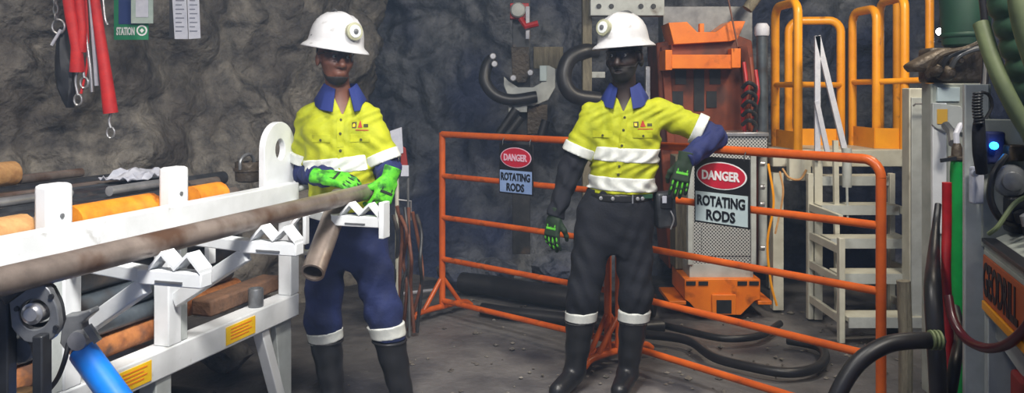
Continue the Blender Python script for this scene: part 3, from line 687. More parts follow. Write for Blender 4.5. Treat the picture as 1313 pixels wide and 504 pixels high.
# ------------------------------------------------------------------ platform, hoops, stairs
pf = thing('access_platform', V3((2.2, 6.0, 0)), 'raised platform with yellow tubular hoop handrails behind the barrier', 'platform')
zd = 1.05
pbox(991, 192, 1190, 214, 5.80, .8, 'deck', 'cream_paint', pf, .006)
def hoop(a, b, zt, r=.030, rr=.085):
    a, b = V3(a), V3(b); d = unit(b - a); L = np.linalg.norm(b - a); rr = min(rr, L / 2)
    P = [a, a + UP * (zt - a[2] - rr)] + [a + d * (rr - rr * math.cos(t)) + UP * (zt - a[2] - rr + rr * math.sin(t)) for t in np.linspace(.3, math.pi / 2, 6)]
    P += [b - d * (rr - rr * math.sin(t)) + UP * (zt - b[2] - rr + rr * math.cos(t)) for t in np.linspace(0, math.pi / 2 - .3, 6)] + [b + UP * (zt - b[2] - rr), b]
    return build(MB().tube(P, r, 14), 'hoop_rail', 'rail_yellow', pf)
def gp(px, Y, z=1.06): return V3(((px - 656.5) / F * Y, Y, z))
hoop(gp(994, 6.2), gp(1023, 5.78), 2.09)
hoop(gp(1011, 6.3), gp(1078, 6.25), 2.00)
hoop(gp(1093, 6.3), gp(1124, 5.95), 2.06)
hoop(gp(1128, 6.3), gp(1160, 5.85), 2.13)
hoop(gp(1150, 6.5), gp(1192, 6.2), 2.22)
def rail(a, b, r=.021): build(MB().tube([a, b], r, 10), 'mid_rail', 'rail_yellow', pf)
rail(gp(994, 6.2, 1.53), gp(1023, 5.78, 1.53)); rail(gp(1023, 5.78, 1.53), gp(1078, 6.25, 1.53)); rail(gp(1093, 6.3, 1.55), gp(1124, 5.95, 1.55)); rail(gp(1124, 5.95, 1.55), gp(1184, 5.75, 1.56))
def kick(a, b): build(MB().bar(a, b, .012, .14), 'kick_plate', 'rail_yellow', pf)
kick(gp(994, 6.2, 1.14), gp(1023, 5.79, 1.14)); kick(gp(1011, 6.31, 1.14), gp(1078, 6.26, 1.14)); kick(gp(1093, 6.3, 1.16), gp(1122, 5.92, 1.16)); kick(gp(1122, 5.92, 1.16), gp(1170, 5.86, 1.16))
build(MB().bar(gp(1088, 6.35, 1.06), gp(1090, 6.35, 1.95), .05, .04, (0, 1, 0)), 'rear_stanchion', 'grey_steel', pf)
for px, Y in ((996, 5.85), (1180, 5.85), (990, 6.5)): build(MB().bar(gp(px, Y, .0), gp(px, Y, .93), .07, .07, (0, 1, 0)), 'support_post', 'cream_paint', pf)
build(MB().tube([at(1003, 216, 5.72), at(1012, 228, 5.7), at(1026, 230, 5.7), at(1034, 218, 5.72)], .008, 6, smooth=5), 'dangling_cable', 'wood', pf)
pbox(1012, 196, 1040, 232, 5.75, .06, 'fascia_plate', 'cream_paint', pf)

stx = thing('platform_stairs', V3((2.15, 5.3, 0)), 'cream painted open stairs with flat treads leading up to the yellow platform', 'stairs')
ST = [(5.68, .93), (5.53, .76), (5.38, .575), (5.23, .39), (5.09, .165)]
def sx(px): return (px - 656.5) / F
xl, xr = sx(1072) * 5.2, sx(1176) * 5.2
for Y, z in ST:
    tr_ = build(MB().box(((xl + xr) / 2, Y, z - .015), (xr - xl, .17, .03)), 'tread', 'cream_paint', stx, bevel=.004)
    build(MB().box(((xl + xr) / 2, Y - .085, z - .03), (xr - xl, .012, .06)), 'nosing', 'grey_white', tr_)
for x in (xl - .02, xr + .02):
    for Y, z in ST[1:]: build(MB().bar((x, 5.07, z - .03), (x, 5.6, z - .03), .025, .045), 'side_bar', 'cream_paint', stx)
    build(MB().bar((x, 5.07, 0), (x, 5.07, .62), .035, .045, (0, 1, 0)), 'front_post', 'cream_paint', stx, bevel=.004)
    build(MB().bar((x, 5.6, 0), (x, 5.6, .95), .035, .045, (0, 1, 0)), 'rear_post', 'cream_paint', stx, bevel=.004)
a, b, c = at(1048, 46, 5.55), at(1048, 205, 5.55), at(1086, 205, 5.55)
build(MB().bar(b, a, .035, .02, (0, 1, 0)), 'handrail_bar', 'paper', stx); build(MB().bar(c, a, .035, .02, (0, 1, 0)), 'handrail_bar', 'paper', stx)
build(MB().bar(at(1063, 205, 5.53), at(1047, 130, 5.53), .03, .02, (0, 1, 0)), 'handrail_bar', 'paper', stx)
build(MB().bar(at(1048, 440, 5.60) * V3((1, 1, 0)), at(1048, 205, 5.60), .05, .05, (0, 1, 0)), 'side_post', 'cream_paint', stx)
build(MB().bar(at(1074, 400, 5.5), at(1071, 180, 5.5), .03, .03, (0, 1, 0)), 'side_post', 'cream_paint', stx)
build(MB().tube([at(1086, 240, 5.5), at(1086, 190, 5.5)], .03, 10), 'bottle_holder', 'grey_white', stx)
build(MB().tube([at(1087, 285, 5.45), at(1086, 240, 5.47)], .008, 6), 'holder_rod', 'grey_white', stx)
build(MB().tube([gnd(1135, 420, .045), gnd(1160, 420, .045)], .045, 10), 'roller', 'rod_black', stx)

# ------------------------------------------------------------------ machine on the right
ca = thing('tall_cabinet', V3((2.45, 5.0, 0)), 'tall narrow cream cabinet standing beside the stairs', 'cabinet')
pbox(1166, 113, 1208, 440, 5.05, .10, 'body', 'cream_paint', ca, .006)
pbox(1169, 125, 1184, 420, 5.035, .02, 'door', 'grey_white', ca, .003); pbox(1190, 122, 1195, 425, 5.03, .03, 'edge_strip', 'silver', ca)
build(MB().tube([at(1171, 136, 5.0), at(1174, 133, 4.99), at(1182, 133, 4.99), at(1185, 136, 5.0)], .006, 6), 'handle', 'silver', ca)
pbox(1197, 262, 1202, 330, 5.03, .03, 'hinge_cover', 'rig_rust', ca)

cbn = thing('valve_cabinet', V3((2.1, 4.1, 0)), 'grey-white machine cabinet behind the green bottle with a white label', 'cabinet')
pbox(1194, 107, 1268, 508, 4.10, .10, 'body', 'console_panel', cbn, .006)
pbox(1196, 132, 1214, 300, 4.085, .02, 'side_panel', 'white_steel', cbn, .003)
flat([(1196, 132), (1232, 136), (1240, 150), (1238, 172), (1224, 166), (1212, 170), (1200, 164), (1196, 160)], 4.07, .02, 'cover_plate', 'grey_white', cbn, .003)
lbp = pbox(1202, 112, 1231, 130, 4.085, .02, 'name_plate', 'sign_white', cbn, .002)
pbox(1202, 140, 1215, 159, 4.065, .01, 'placard', 'placard_amber', cbn, 0)
for yy in (270, 300, 330): build(MB().lathe(at(1246, yy, 4.08), (0, -1, 0), [(.012, 0), (.01, .01)], 8), 'bolt', 'black_steel', cbn)
build(MB().tube([at(1212, 160, 4.03), at(1220, 170, 3.98), at(1222, 184, 3.9)], .02, 8), 'elbow_pipe', 'grey_steel', cbn)

vb = thing('valve_block', at(1222, 107, 4.15), 'brown oily hydraulic valve block on top of the grey-white cabinet', 'valve')
pbox(1193, 61, 1266, 106.5, 4.13, .14, 'block', 'bronze', vb, .02)
flat([(1168, 84), (1190, 72), (1214, 60), (1224, 66), (1226, 80), (1196, 92), (1176, 92)], 4.05, .12, 'spout', 'bronze', vb, .02)
for x, y, r in ((1200, 90, .03), (1216, 94, .035), (1228, 78, .025)): build(MB().lathe(at(x, y, 4.02), (0, -1, 0), [(r, -.06), (r, 0), (r * .7, .03), (r * .4, .04)], 12), 'valve_port', 'bronze', vb)
for k in range(3): build(MB().tube([at(1190 + 12 * k, 98, 4.05), at(1205 + 12 * k, 72, 3.98), at(1240 + 8 * k, 62, 3.98), at(1262, 52 + 8 * k, 4.0)], .013, 8, smooth=5), 'hydraulic_line', ('bronze', 'rod_black', 'grey_steel')[k], vb)
tk = thing('green_drum', at(1238, 60, 4.2), 'dark green tapered drum above the valve block', 'drum')
build(MB().lathe(at(1238, 60, 4.2), UP, [(.095, 0), (.105, .01), (.108, .06), (.125, .35), (.12, .36)], 22), 'shell', 'green_dark', tk)
build(MB().lathe(at(1238, 60, 4.2), UP, [(.112, .045), (.116, .05), (.116, .062), (.112, .067)], 22), 'rib', 'green_dark', tk)

pw = V3((0, 0, 0))
YC = 2.72
post = thing('control_console', V3((sx(1262) * 2.6, 2.5, 0)), 'grey control console with lettered orange panel and dark trim', 'console')
c0 = V3((sx(1251) * YC, YC, 0))
build(MB().box(c0 + UP * .755, (.036, .07, 1.51), AX), 'corner_post', 'grey_white', post, bevel=.004)
build(MB().box(c0 + RN * .03 + RD * .02 + UP * .755, (.03, .03, 1.51), AX), 'corner_post', 'console_panel', post, bevel=.003)
E = V3((sx(1262) * 2.66, 2.66, 0))        # far edge of the panel; runs towards the camera along -RD
def E_(s, o, z): return E - RD * s + RN * o + UP * z
EA = (-RD, -RN, UP)
def ebox(s0, s1, o0, o1, z0, z1, name, m, parent, bevel=.003): return build(MB().box(E_((s0 + s1) / 2, (o0 + o1) / 2, (z0 + z1) / 2), (s1 - s0, o1 - o0, z1 - z0), EA), name, m, parent, bevel=bevel)
ebox(0, 1.1, .0, .03, .80, 1.02, 'front_panel', 'console_panel', post)
ebox(0.0, 1.1, -.008, .034, 1.02, 1.034, 'panel_trim', 'black_rubber', post)
ebox(.012, 1.1, -.006, 0, .845, .985, 'letter_panel', 'console_orange', post)
ebox(.012, 1.1, -.010, 0, .815, .843, 'orange_stripe', 'rail_yellow', post)
ebox(.012, 1.1, -.004, 0, .985, 1.0, 'upper_band', 'console_panel', post)
text_obj('GEODRILL', E_(.225, -.0065, .915), -RD, UP, 'letter_black', post, .40, .105, .002)
ebox(0, 1.1, .10, .40, .02, .80, 'lower_box', 'rod_black', post); ebox(.22, 1.1, .02, .10, .05, .70, 'red_cover', 'console_red', post, .01)
ebox(0, .05, .0, .1, .0, .80, 'frame_leg', 'grey_white', post)
build(MB().bar(E_(.04, .03, .77), E_(.32, .05, .72), .02, .06), 'frame_brace', 'grey_white', post)
# sloped top and upright back
sl = MB().add([E_(0, .03, 1.034), E_(1.1, .03, 1.034), E_(1.1, .30, 1.16), E_(0, .30, 1.16), E_(0, .03, 1.0), E_(1.1, .03, 1.0), E_(1.1, .30, 1.0), E_(0, .30, 1.0)], [(0, 1, 2, 3), (0, 4, 5, 1), (1, 5, 6, 2), (2, 6, 7, 3), (3, 7, 4, 0), (4, 7, 6, 5)])
build(sl, 'sloped_top', 'console_panel', post, bevel=.003)
ebox(-.05, -.02, .0, .5, 1.0, 1.40, 'end_board', 'console_panel', post)
ebox(0, .08, .05, .13, 1.06, 1.17, 'gauge_box', 'black_steel', post, .01)
for k in range(4): build(MB().lathe(E_(.10 + .07 * k, .10, 1.05), UP + RN * -.3, [(.012, 0), (.012, .05), (.022, .055), (.02, .085), (.01, .09)], 12), 'control_lever', ('black_rubber', 'silver', 'red_hose', 'black_rubber')[k], post)
led = build(MB().lathe(at(1275, 187, 2.62), (-.3, -1, 0), [(.012, -.01), (.012, .002), (.008, .006)], 12), 'indicator_light', 'led_blue', post)
build(MB().box(at(1279, 190, 2.63) + V3((0, .03, 0)), (.06, .05, .10)), 'indicator_box', 'navy', post, bevel=.008)
build(MB().lathe(at(1296, 232, 2.60), (-.3, -1, 0), [(.045, -.03), (.05, 0), (.046, .012), (.03, .016), (.028, .03), (.01, .034)], 18), 'round_casting', 'grey_steel', post)
build(MB().box(at(1300, 196, 2.62), (.05, .04, .05)), 'junction_box', 'bronze', post, bevel=.006)
build(MB().tube([at(1290, 200, 2.58), at(1274, 222, 2.55), at(1270, 255, 2.55), at(1284, 282, 2.55), at(1304, 290, 2.56)], .010, 8, smooth=6), 'console_hose', 'black_rubber', post)
build(MB().tube([at(1320, 250, 2.55), at(1300, 262, 2.52), at(1280, 290, 2.52), at(1268, 300, 2.55)], .007, 8, smooth=6), 'console_cable', 'duct_green', post)
# handset with coiled lead on the corner post
hs = thing('radio_handset', at(1257, 215, 2.64), 'dark blue handset with coiled lead hanging on the console post', 'handset')
build(MB().tube([at(1259, 222, 2.62), at(1256, 195, 2.61), at(1255, 168, 2.62), at(1256, 150, 2.62)], [.017, .02, .019, .015], 12, smooth=4), 'body', 'navy_dark', hs)
pts = []
for i in range(110):
    s = i / 109; a = s * 2 * math.pi * 11; c = at(1256 - 3 * math.sin(s * 2.6), 160 - 42 * s, 2.60); pts.append(c + V3((math.cos(a) * .012, math.sin(a) * .012, 0)))
build(MB().tube(pts, .0038, 6), 'coiled_lead', 'rod_black', hs)
build(MB().tube([at(1259, 118, 2.61), at(1268, 122, 2.62), at(1272, 136, 2.62), at(1264, 152, 2.62)], .005, 6, smooth=5), 'loop_lead', 'black_rubber', hs)
pbox(1248, 214, 1263, 262, 2.66, .03, 'holder', 'paper', hs, .006)
build(MB().lathe(at(1249, 222, 2.65), (0, -1, 0), [(.012, 0), (.01, .012)], 10), 'holder_knob', 'paper', hs)

# green bottle and hoses in front of the cabinet
gb = thing('gas_bottle', V3((sx(1227) * 3.5, 3.5, 0)), 'slim shiny green bottle with dark collar standing before the cabinet', 'bottle')
build(MB().lathe(V3((sx(1227) * 3.5, 3.5, 0)), UP, [(.024, 0), (.027, .01), (.027, 1.16), (.024, 1.2), (.016, 1.225)], 20), 'body', 'green_paint', gb)
build(MB().lathe(V3((sx(1227) * 3.5, 3.5, 1.205)), UP, [(.03, 0), (.034, .004), (.034, .014), (.022, .018), (.02, .05), (.013, .07)], 16), 'collar', 'bronze', gb)
build(MB().tube([V3((sx(1227) * 3.5, 3.5, 1.25)), at(1226, 172, 3.5), at(1232, 160, 3.55)], .012, 8), 'outlet', 'paper', gb)
build(MB().bar(at(1206, 206, 3.47), at(1226, 203, 3.47), .01, .015), 'valve_lever', 'black_steel', gb)
hose('hydraulic_hose', [at(1214, 234, 3.1), at(1214, 290, 3.1), at(1213, 350, 3.05), at(1216, 420, 3.0), at(1218, 520, 3.0), at(1219, 650, 3.0)], .0165, 'red_hose', 'bright red hose hanging upright beside the green bottle')
hose('hydraulic_hose', [at(1216, 380, 2.6), at(1222, 410, 2.56), at(1238, 434, 2.5), at(1262, 446, 2.4), at(1288, 443, 2.3), at(1312, 424, 2.2), at(1335, 390, 2.15)], .0135, 'maroon_hose', 'glossy maroon hose sagging across the front of the console')
hose('rubber_hose', [at(1203, 262, 3.25), at(1200, 290, 3.2), at(1197, 330, 3.05), at(1196, 370, 2.85), at(1200, 440, 2.78), at(1204, 520, 2.78), at(1206, 640, 2.78), at(1206, 690, 2.78)], [.012, .014, .022, .028, .028, .028, .028, .028], 'black_rubber', 'thick black hose dropping upright past the green bottle')
hose('rubber_hose', [at(1224, 396, 3.2), at(1231, 430, 3.05), at(1224, 470, 2.84), at(1216, 540, 2.84), at(1216, 685, 2.84)], .020, 'black_rubber', 'second black hose dropping beside the thick upright hose')
arch = hose('rubber_hose', [at(1020, 760, 2.62) + V3((0, 0, .05)), at(1036, 680, 2.62), at(1048, 590, 2.62), at(1068, 520, 2.62), at(1096, 470, 2.64), at(1132, 444, 2.66), at(1168, 437, 2.68), at(1205, 437, 2.72)], .0265, 'black_rubber', 'thick black hose arching up to the hose bundle beside the console')
for k in range(3): build(MB().lathe(at(1194 + k * 5, 436, 2.70), (1, 0, 0), [(.029, -.004), (.031, -.003), (.031, .003), (.029, .004)], 14), 'hose_clip', 'duct_green', arch)

# ducts overhead on the right
rd = thing('ribbed_duct', at(1340, 170, 2.55), 'dark green ribbed duct slanting down above the console', 'duct')
a, b = at(1278, -60, 2.55), at(1377, 287, 2.55); d = unit(b - a); L = np.linalg.norm(b - a); prof = []
n = 13
for i in range(n):
    s0 = L * i / n; s1 = L * (i + 1) / n; prof += [(.056, s0), (.064, s0 + .012), (.064, s1 - .02), (.056, s1 - .008)]
build(MB().lathe(a, d, prof, 22), 'duct_wall', 'ribbed_green', rd)
hose('duct_hose', [at(1258, 30, 2.5), at(1274, 80, 2.45), at(1296, 130, 2.42), at(1330, 190, 2.42), at(1362, 250, 2.45), at(1376, 300, 2.47)], .023, 'duct_green', 'pale green duct hose slanting in front of the ribbed duct', 'duct')
hose('duct_hose', [at(1304, -40, 2.4), at(1309, 20, 2.38), at(1330, 90, 2.38), at(1372, 200, 2.4), at(1402, 305, 2.42)], .028, 'duct_green', 'pale olive duct hose at the upper corner behind the ribbed duct', 'duct')
hose('duct_hose', [at(1256, -30, 2.9), at(1262, 20, 2.9), at(1264, 70, 2.9), at(1262, 112, 2.85)], .012, 'black_rubber', 'thin black lead hanging down to the console post', 'cable')

# small work lamps far back on the rock
for i, (px, py, s, lab) in enumerate(((1203, 41, .028, 'larger bright white lamp glowing against the dark rock'), (1209, 52, .018, 'smaller bright white lamp glowing just below the larger one'))):
    t = thing('work_lamp', at(px, py, 6.6), lab, 'lamp', 'work lamps on the back wall')
    build(MB().lathe(at(px, py, 6.6), (0, -1, 0), [(s * .3, .005), (s * .8, .01), (s, .02), (s * .8, .035), (s * .3, .045)], 14), 'bulb', 'lamp_bulb', t)
    build(MB().lathe(at(px, py, 6.6), (0, 1, 0), [(s * .9, -.012), (s * 1.1, .0), (s * .9, .05), (s * .4, .07)], 14), 'housing', 'black_steel', t)
    build(MB().tube([at(px, py, 6.66), at(px + 3, py - 20, 6.75), at(px + 10, py - 60, 7.0), at(px + 14, py - 130, 7.2)], .008, 6, smooth=4), 'cord', 'black_rubber', t)

# ------------------------------------------------------------------ things hanging on the left wall
YL = 4.55
hb = thing('wall_hanger', at(110, -30, YL), 'steel bar fixed on the rock from which lanyards hang', 'hanger')
build(MB().tube([at(40, -28, YL), at(270, -34, YL + .2)], .015, 10), 'bar', 'grey_steel', hb)
build(MB().tube([at(60, -28, YL), at(55, -30, YL + .6)], .012, 8), 'bracket', 'grey_steel', hb); build(MB().tube([at(260, -34, YL + .2), at(258, -34, YL + .9)], .012, 8), 'bracket', 'grey_steel', hb)
def lanyard(pts, r, tail, label):
    t = thing('safety_lanyard', at(pts[-1][0], pts[-1][1], YL), label, 'lanyard', 'red lanyards on the wall')
    build(MB().tube([at(x, y, YL - .02 + .01 * (i % 2)) for i, (x, y) in enumerate(pts)], r, 12, smooth=5), 'sleeve', 'red_cloth', t)
    build(MB().tube([at(x, y, YL) for x, y in tail], .008, 8, smooth=4), 'cord', 'silver', t)
    hx, hy = tail[-1]
    build(MB().tube([at(hx + 5 * math.cos(q), hy + 6 + 7 * math.sin(q), YL) for q in np.linspace(-1.5, 4.6, 12)], .006, 8), 'hook', 'silver', t)
lanyard([(84, -30), (92, 20), (98, 60), (99, 92)], [.03, .034, .028, .038], [(99, 92), (97, 105), (100, 122)], 'shorter red lanyard sleeve with a wrinkled middle hanging on the wall')
lanyard([(98, -30), (104, 15), (106, 45), (104, 66)], [.02, .024, .02, .026], [(104, 66), (106, 84), (108, 100)], 'shortest red lanyard sleeve between the other two on the wall')
lanyard([(118, -30), (126, 30), (134, 85), (142, 145)], [.022, .026, .03, .038], [(142, 145), (140, 155), (142, 164)], 'longer red lanyard sleeve hanging lowest on the wall')
for k, (pts, m, lab) in enumerate((([(104, -30), (110, 40), (116, 90), (118, 118)], 'silver', 'pale steel cable hanging between the two red lanyards'), ([(114, -30), (120, 50), (124, 110)], 'paper', 'white cord hanging beside the longer red lanyard'), ([(108, -30), (112, 30), (112, 80), (104, 120)], 'red_cloth', 'thin red cord hanging between the two red lanyards'), ([(130, -30), (134, 20), (138, 32)], 'silver', 'short steel cable hanging behind the longer red lanyard'))):
    hose('wire_rope', [at(x, y, YL + .01) for x, y in pts], .011 if k < 2 else .007, m, lab, 'cord')
bg_ = thing('black_pouch', at(84, 138, YL), 'limp black strap pouch hanging behind the shorter red lanyard', 'pouch')
vs = []
for i, (y, w_, c) in enumerate(((35, 5, 84), (55, 9, 82), (75, 12, 82), (95, 13, 83), (112, 12, 85), (128, 7, 88), (138, 3, 90))):
    for k in range(12):
        q = 2 * math.pi * k / 12; p = at(c + w_ * math.cos(q), y, YL + .06); vs.append(p + V3((0, .035 * math.sin(q), 0)) * (1 + .3 * math.sin(k * 2.1 + i)))
fs = [(i * 12 + k, i * 12 + (k + 1) % 12, (i + 1) * 12 + (k + 1) % 12, (i + 1) * 12 + k) for i in range(6) for k in range(12)] + [tuple(range(12))[::-1], tuple(range(72, 84))]
mesh_obj('pouch_body', vs, fs, 'black_rubber', bg_)
build(MB().tube([at(84, 40, YL + .05), at(86, 0, YL + .03), at(86, -28, YL)], .008, 6), 'strap', 'black_rubber', bg_)
shk = thing('shackle', at(72, 60, YL), 'small steel shackle with a pin hanging on a short chain', 'shackle')
build(MB().tube([at(75 + 8 * math.cos(q), 34 + 9 * math.sin(q), YL - .03) for q in np.linspace(0, 2 * math.pi, 14)[:-1]], .006, 8, closed=True), 'bow', 'silver', shk)
build(MB().tube([at(78, 38, YL - .035), at(66, 58, YL - .035)], .008, 8), 'pin', 'paper', shk)
for k in range(5):
    build(MB().tube([at(72 - k * .6, 22 - 10 * k, YL - .03) + (V3((math.cos(q) * .012, 0, math.sin(q) * .026)) if k % 2 else V3((0, math.cos(q) * .012, math.sin(q) * .026))) for q in np.linspace(0, 2 * math.pi, 12)[:-1]], .005, 6, closed=True), 'chain_link', 'grey_steel', shk)
YB = 4.75
bd = thing('station_board', at(167, 50, YB), 'green station board with white lettering hung on the rock wall', 'board')
def wb(x0, y0, x1, y1, Y, m, name, parent, dp=.008): return pbox(x0, y0, x1, y1, Y, dp, name, m, parent, 0)
wb(146, -30, 190, 51, YB, 'board_green', 'panel', bd); wb(152, -30, 176, 31, YB - .003, 'board_blue', 'blue_field', bd)
wb(168, -30, 196, 30, YB - .03, 'clear_sleeve', 'plastic_sleeve', bd); wb(174, -24, 190, 22, YB - .033, 'paper', 'insert_sheet', bd)
text_obj('STATION', at(161, 40, YB - .0015), (1, 0, 0), UP, 'letter_white', bd, .10, .045)
build(MB().lathe(at(182, 39, YB - .001), (0, -1, 0), [(.030, 0), (.030, .002)], 20), 'emblem', 'letter_white', bd); build(MB().lathe(at(182, 39, YB - .002), (0, -1, 0), [(.021, 0), (.021, .0025)], 20), 'emblem_core', 'board_green', bd)
build(MB().prism(at(182, 39, YB - .005), (1, 0, 0), UP, [(-.012, 0), (0, .012), (.012, 0), (0, -.014)], .003), 'emblem_mark', 'letter_white', bd, smooth=False)
build(MB().tube([at(167, -28, YB + .004), at(167, -40, YB)], .004, 6), 'hanging_wire', 'grey_steel', bd)
pp = thing('notice_sheets', at(240, 50, YB), 'pair of white printed notice sheets hung on the rock wall', 'notice')
wb(217, -30, 232, 49, YB + .012, 'sign_black', 'backing', pp)
flat([(219, -30), (238, -30), (241, 50), (224, 50)], YB, .004, 'sheet', 'paper', pp, 0); flat([(239, -30), (254, -30), (257, 49), (242, 50)], YB - .004, .004, 'sheet', 'paper', pp, 0)
for k in range(8):
    wb(225, 0 + 5.6 * k, 236 - 3 * (k % 2), 1.5 + 5.6 * k, YB - .001, 'paper_print', 'print_line', pp, .001); wb(243, 0 + 5.6 * k, 253 - 3 * ((k + 1) % 2), 1.5 + 5.6 * k, YB - .005, 'paper_print', 'print_line', pp, .001)
build(MB().tube([at(238, -28, YB + .004), at(238, -40, YB)], .004, 6), 'hanging_wire', 'grey_steel', pp)

# ------------------------------------------------------------------ stand and cables behind the first crewman
YS = 5.2
sd = thing('cable_stand', V3((sx(508) * YS, YS, 0)), 'thin steel stand with tilted white card and small bracket behind the crewman', 'stand')
build(MB().tube([V3((sx(509) * YS, YS, 0)), at(509, 168, YS)], .012, 8), 'pole', 'cream_paint', sd)
flat([(500, 168), (515, 163), (517, 196), (505, 200)], YS - .03, .006, 'card', 'paper', sd, 0); flat([(513, 186), (520, 190), (524, 222), (514, 216)], YS - .02, .02, 'tag_holder', 'console_red', sd); pbox(514, 212, 524, 226, YS - .03, .01, 'lower_tag', 'paper', sd, 0)
build(MB().tube([at(509, 256, YS), at(527, 258, YS), at(527, 282, YS), at(511, 283, YS)], .006, 6), 'bracket', 'silver', sd)
build(MB().tube([V3((sx(525) * YS, YS, 0)), at(523, 228, YS)], .008, 8), 'pole', 'grey_steel', sd)
for k in range(7):
    rg = random.Random(k); x0 = 508 + 5 * k
    tag(build(MB().tube([at(x0 - 4, 262 + rg.uniform(0, 16), YS - .02), at(x0 + rg.uniform(-5, 4), 300, YS + rg.uniform(-.1, .05)), at(x0 + rg.uniform(-2, 8), 335, YS + rg.uniform(-.1, .1)), at(x0 + rg.uniform(-8, 8), 365, YS), gnd(x0 + rg.uniform(-10, 4), 420 + rg.uniform(0, 8), .015)], .011, 8, smooth=6), 'hanging_cable', 'cable_brown' if k % 3 else 'rod_black'), ORD[k + 1] + ' cable from the pole drooping on the stand behind the crewman', 'cable', 'cables drooping from the stand')
tag(build(MB().tube([gnd(500, 398, .04) + V3((0, -.1, .12)), gnd(556, 372, .02)], .012, 8), 'thin_pole', 'paper'), 'thin pale pole leaning low across the floor by the far barrier foot', 'pole')

# ------------------------------------------------------------------ people: implicit surfaces meshed by surface nets
def surface_nets(val, xs, ys, zs):
    ins = val < 0; nx, ny, nz = val.shape
    cnt = np.zeros((nx - 1, ny - 1, nz - 1), np.int8)
    for i in (0, 1):
        for j in (0, 1):
            for k in (0, 1): cnt += ins[i:nx - 1 + i, j:ny - 1 + j, k:nz - 1 + k]
    act = (cnt > 0) & (cnt < 8); I, J, K = np.nonzero(act); n = len(I)
    idx = -np.ones(act.shape, np.int64); idx[I, J, K] = np.arange(n)
    acc = np.zeros((n, 3)); num = np.zeros(n)
    C = [(i, j, k) for i in (0, 1) for j in (0, 1) for k in (0, 1)]
    X, Y, Z = xs, ys, zs
    for a in C:
        for ax in range(3):
            if a[ax]: continue
            b = list(a); b[ax] = 1
            va = val[I + a[0], J + a[1], K + a[2]]; vb = val[I + b[0], J + b[1], K + b[2]]
            m = (va < 0) != (vb < 0); t = np.where(m, va / np.where(m, va - vb, 1), 0)
            pa = np.stack([X[I + a[0]], Y[J + a[1]], Z[K + a[2]]], 1); pb = np.stack([X[I + b[0]], Y[J + b[1]], Z[K + b[2]]], 1)
            acc += np.where(m[:, None], pa + (pb - pa) * t[:, None], 0); num += m
    v = acc / num[:, None]; faces = []
    for ax in range(3):
        sl0 = [slice(1, -1)] * 3; sl1 = [slice(1, -1)] * 3; sl0[ax] = slice(0, -1); sl1[ax] = slice(1, None)
        a = ins[tuple(sl0)]; b = ins[tuple(sl1)]; ch = np.nonzero(a != b); g = list(ch)
        for d in range(3):
            if d != ax: g[d] = g[d] + 1
        o1, o2 = [(1, 2), (2, 0), (0, 1)][ax]
        def cell(d1, d2):
            q = [g[0].copy(), g[1].copy(), g[2].copy()]; q[o1] = q[o1] - d1; q[o2] = q[o2] - d2; return idx[q[0], q[1], q[2]]
        quad = np.stack([cell(1, 1), cell(0, 1), cell(0, 0), cell(1, 0)], 1)
        fl = ~a[ch]; quad[fl] = quad[fl][:, ::-1]; faces.append(quad)
    return v, np.vstack(faces)
def smin(a, b, k):
    h = np.clip(0.5 + 0.5 * (b - a) / k, 0, 1); return b + (a - b) * h - k * h * (1 - h)
def cone(p, a, b, r1, r2):
    a, b = V3(a), V3(b); ba = b - a; t = np.clip(((p - a) @ ba) / (ba @ ba), 0, 1)
    return np.linalg.norm(p - a - t[:, None] * ba, axis=1) - (r1 + (r2 - r1) * t)
def ell(p, c, r):
    r = V3(r); q = (p - V3(c)) / r; return (np.linalg.norm(q, axis=1) - 1) * r.min()
def loft(p, L, yaw=0.0):
    L = np.array(L); z = np.clip(p[:, 2], L[0, 0], L[-1, 0]); cx, cy, a, b = (np.interp(z, L[:, 0], L[:, k]) for k in (1, 2, 3, 4))
    x, y = p[:, 0] - cx, p[:, 1] - cy; c, s = math.cos(yaw), math.sin(yaw); x, y = x * c + y * s, -x * s + y * c
    d = (np.sqrt((x / a) ** 2 + (y / b) ** 2) - 1) * np.minimum(a, b)
    return np.maximum(d, np.maximum(L[0, 0] - p[:, 2], p[:, 2] - L[-1, 0]))
def mesh_sdf(f, lo, hi, h, zs=None):
    xs = np.arange(lo[0], hi[0] + h, h); ys = np.arange(lo[1], hi[1] + h, h); zs = np.arange(lo[2], hi[2] + h, h) if zs is None else zs
    val = np.empty((len(xs), len(ys), len(zs)))
    gx, gy = np.meshgrid(xs, ys, indexing='ij'); gx, gy = gx.ravel(), gy.ravel()
    for k0 in range(0, len(zs), 8):
        zz = zs[k0:k0 + 8]; p = np.stack([np.repeat(gx, len(zz)), np.repeat(gy, len(zz)), np.tile(zz, len(gx))], 1)
        val[:, :, k0:k0 + 8] = f(p).reshape(len(xs), len(ys), len(zz))
    return surface_nets(val, xs, ys, zs)
def sdf_obj(name, f, lo, hi, h, m, parent, off, zs=None):
    v, q = mesh_sdf(f, lo, hi, h, zs)
    return mesh_obj(name, v + V3(off), q, m, parent, auto=180, fix=False)
def bbox(pts, pad):
    A = np.array([V3(p) for p in pts]); return A.min(0) - pad, A.max(0) + pad
def surf_y(f, x, z, y0=-.45, y1=.25):
    ys = np.arange(y0, y1, .002); d = f(np.stack([np.full_like(ys, x), ys, np.full_like(ys, z)], 1)); i = np.nonzero(d < 0)[0]
    return ys[i[0]] if len(i) else None
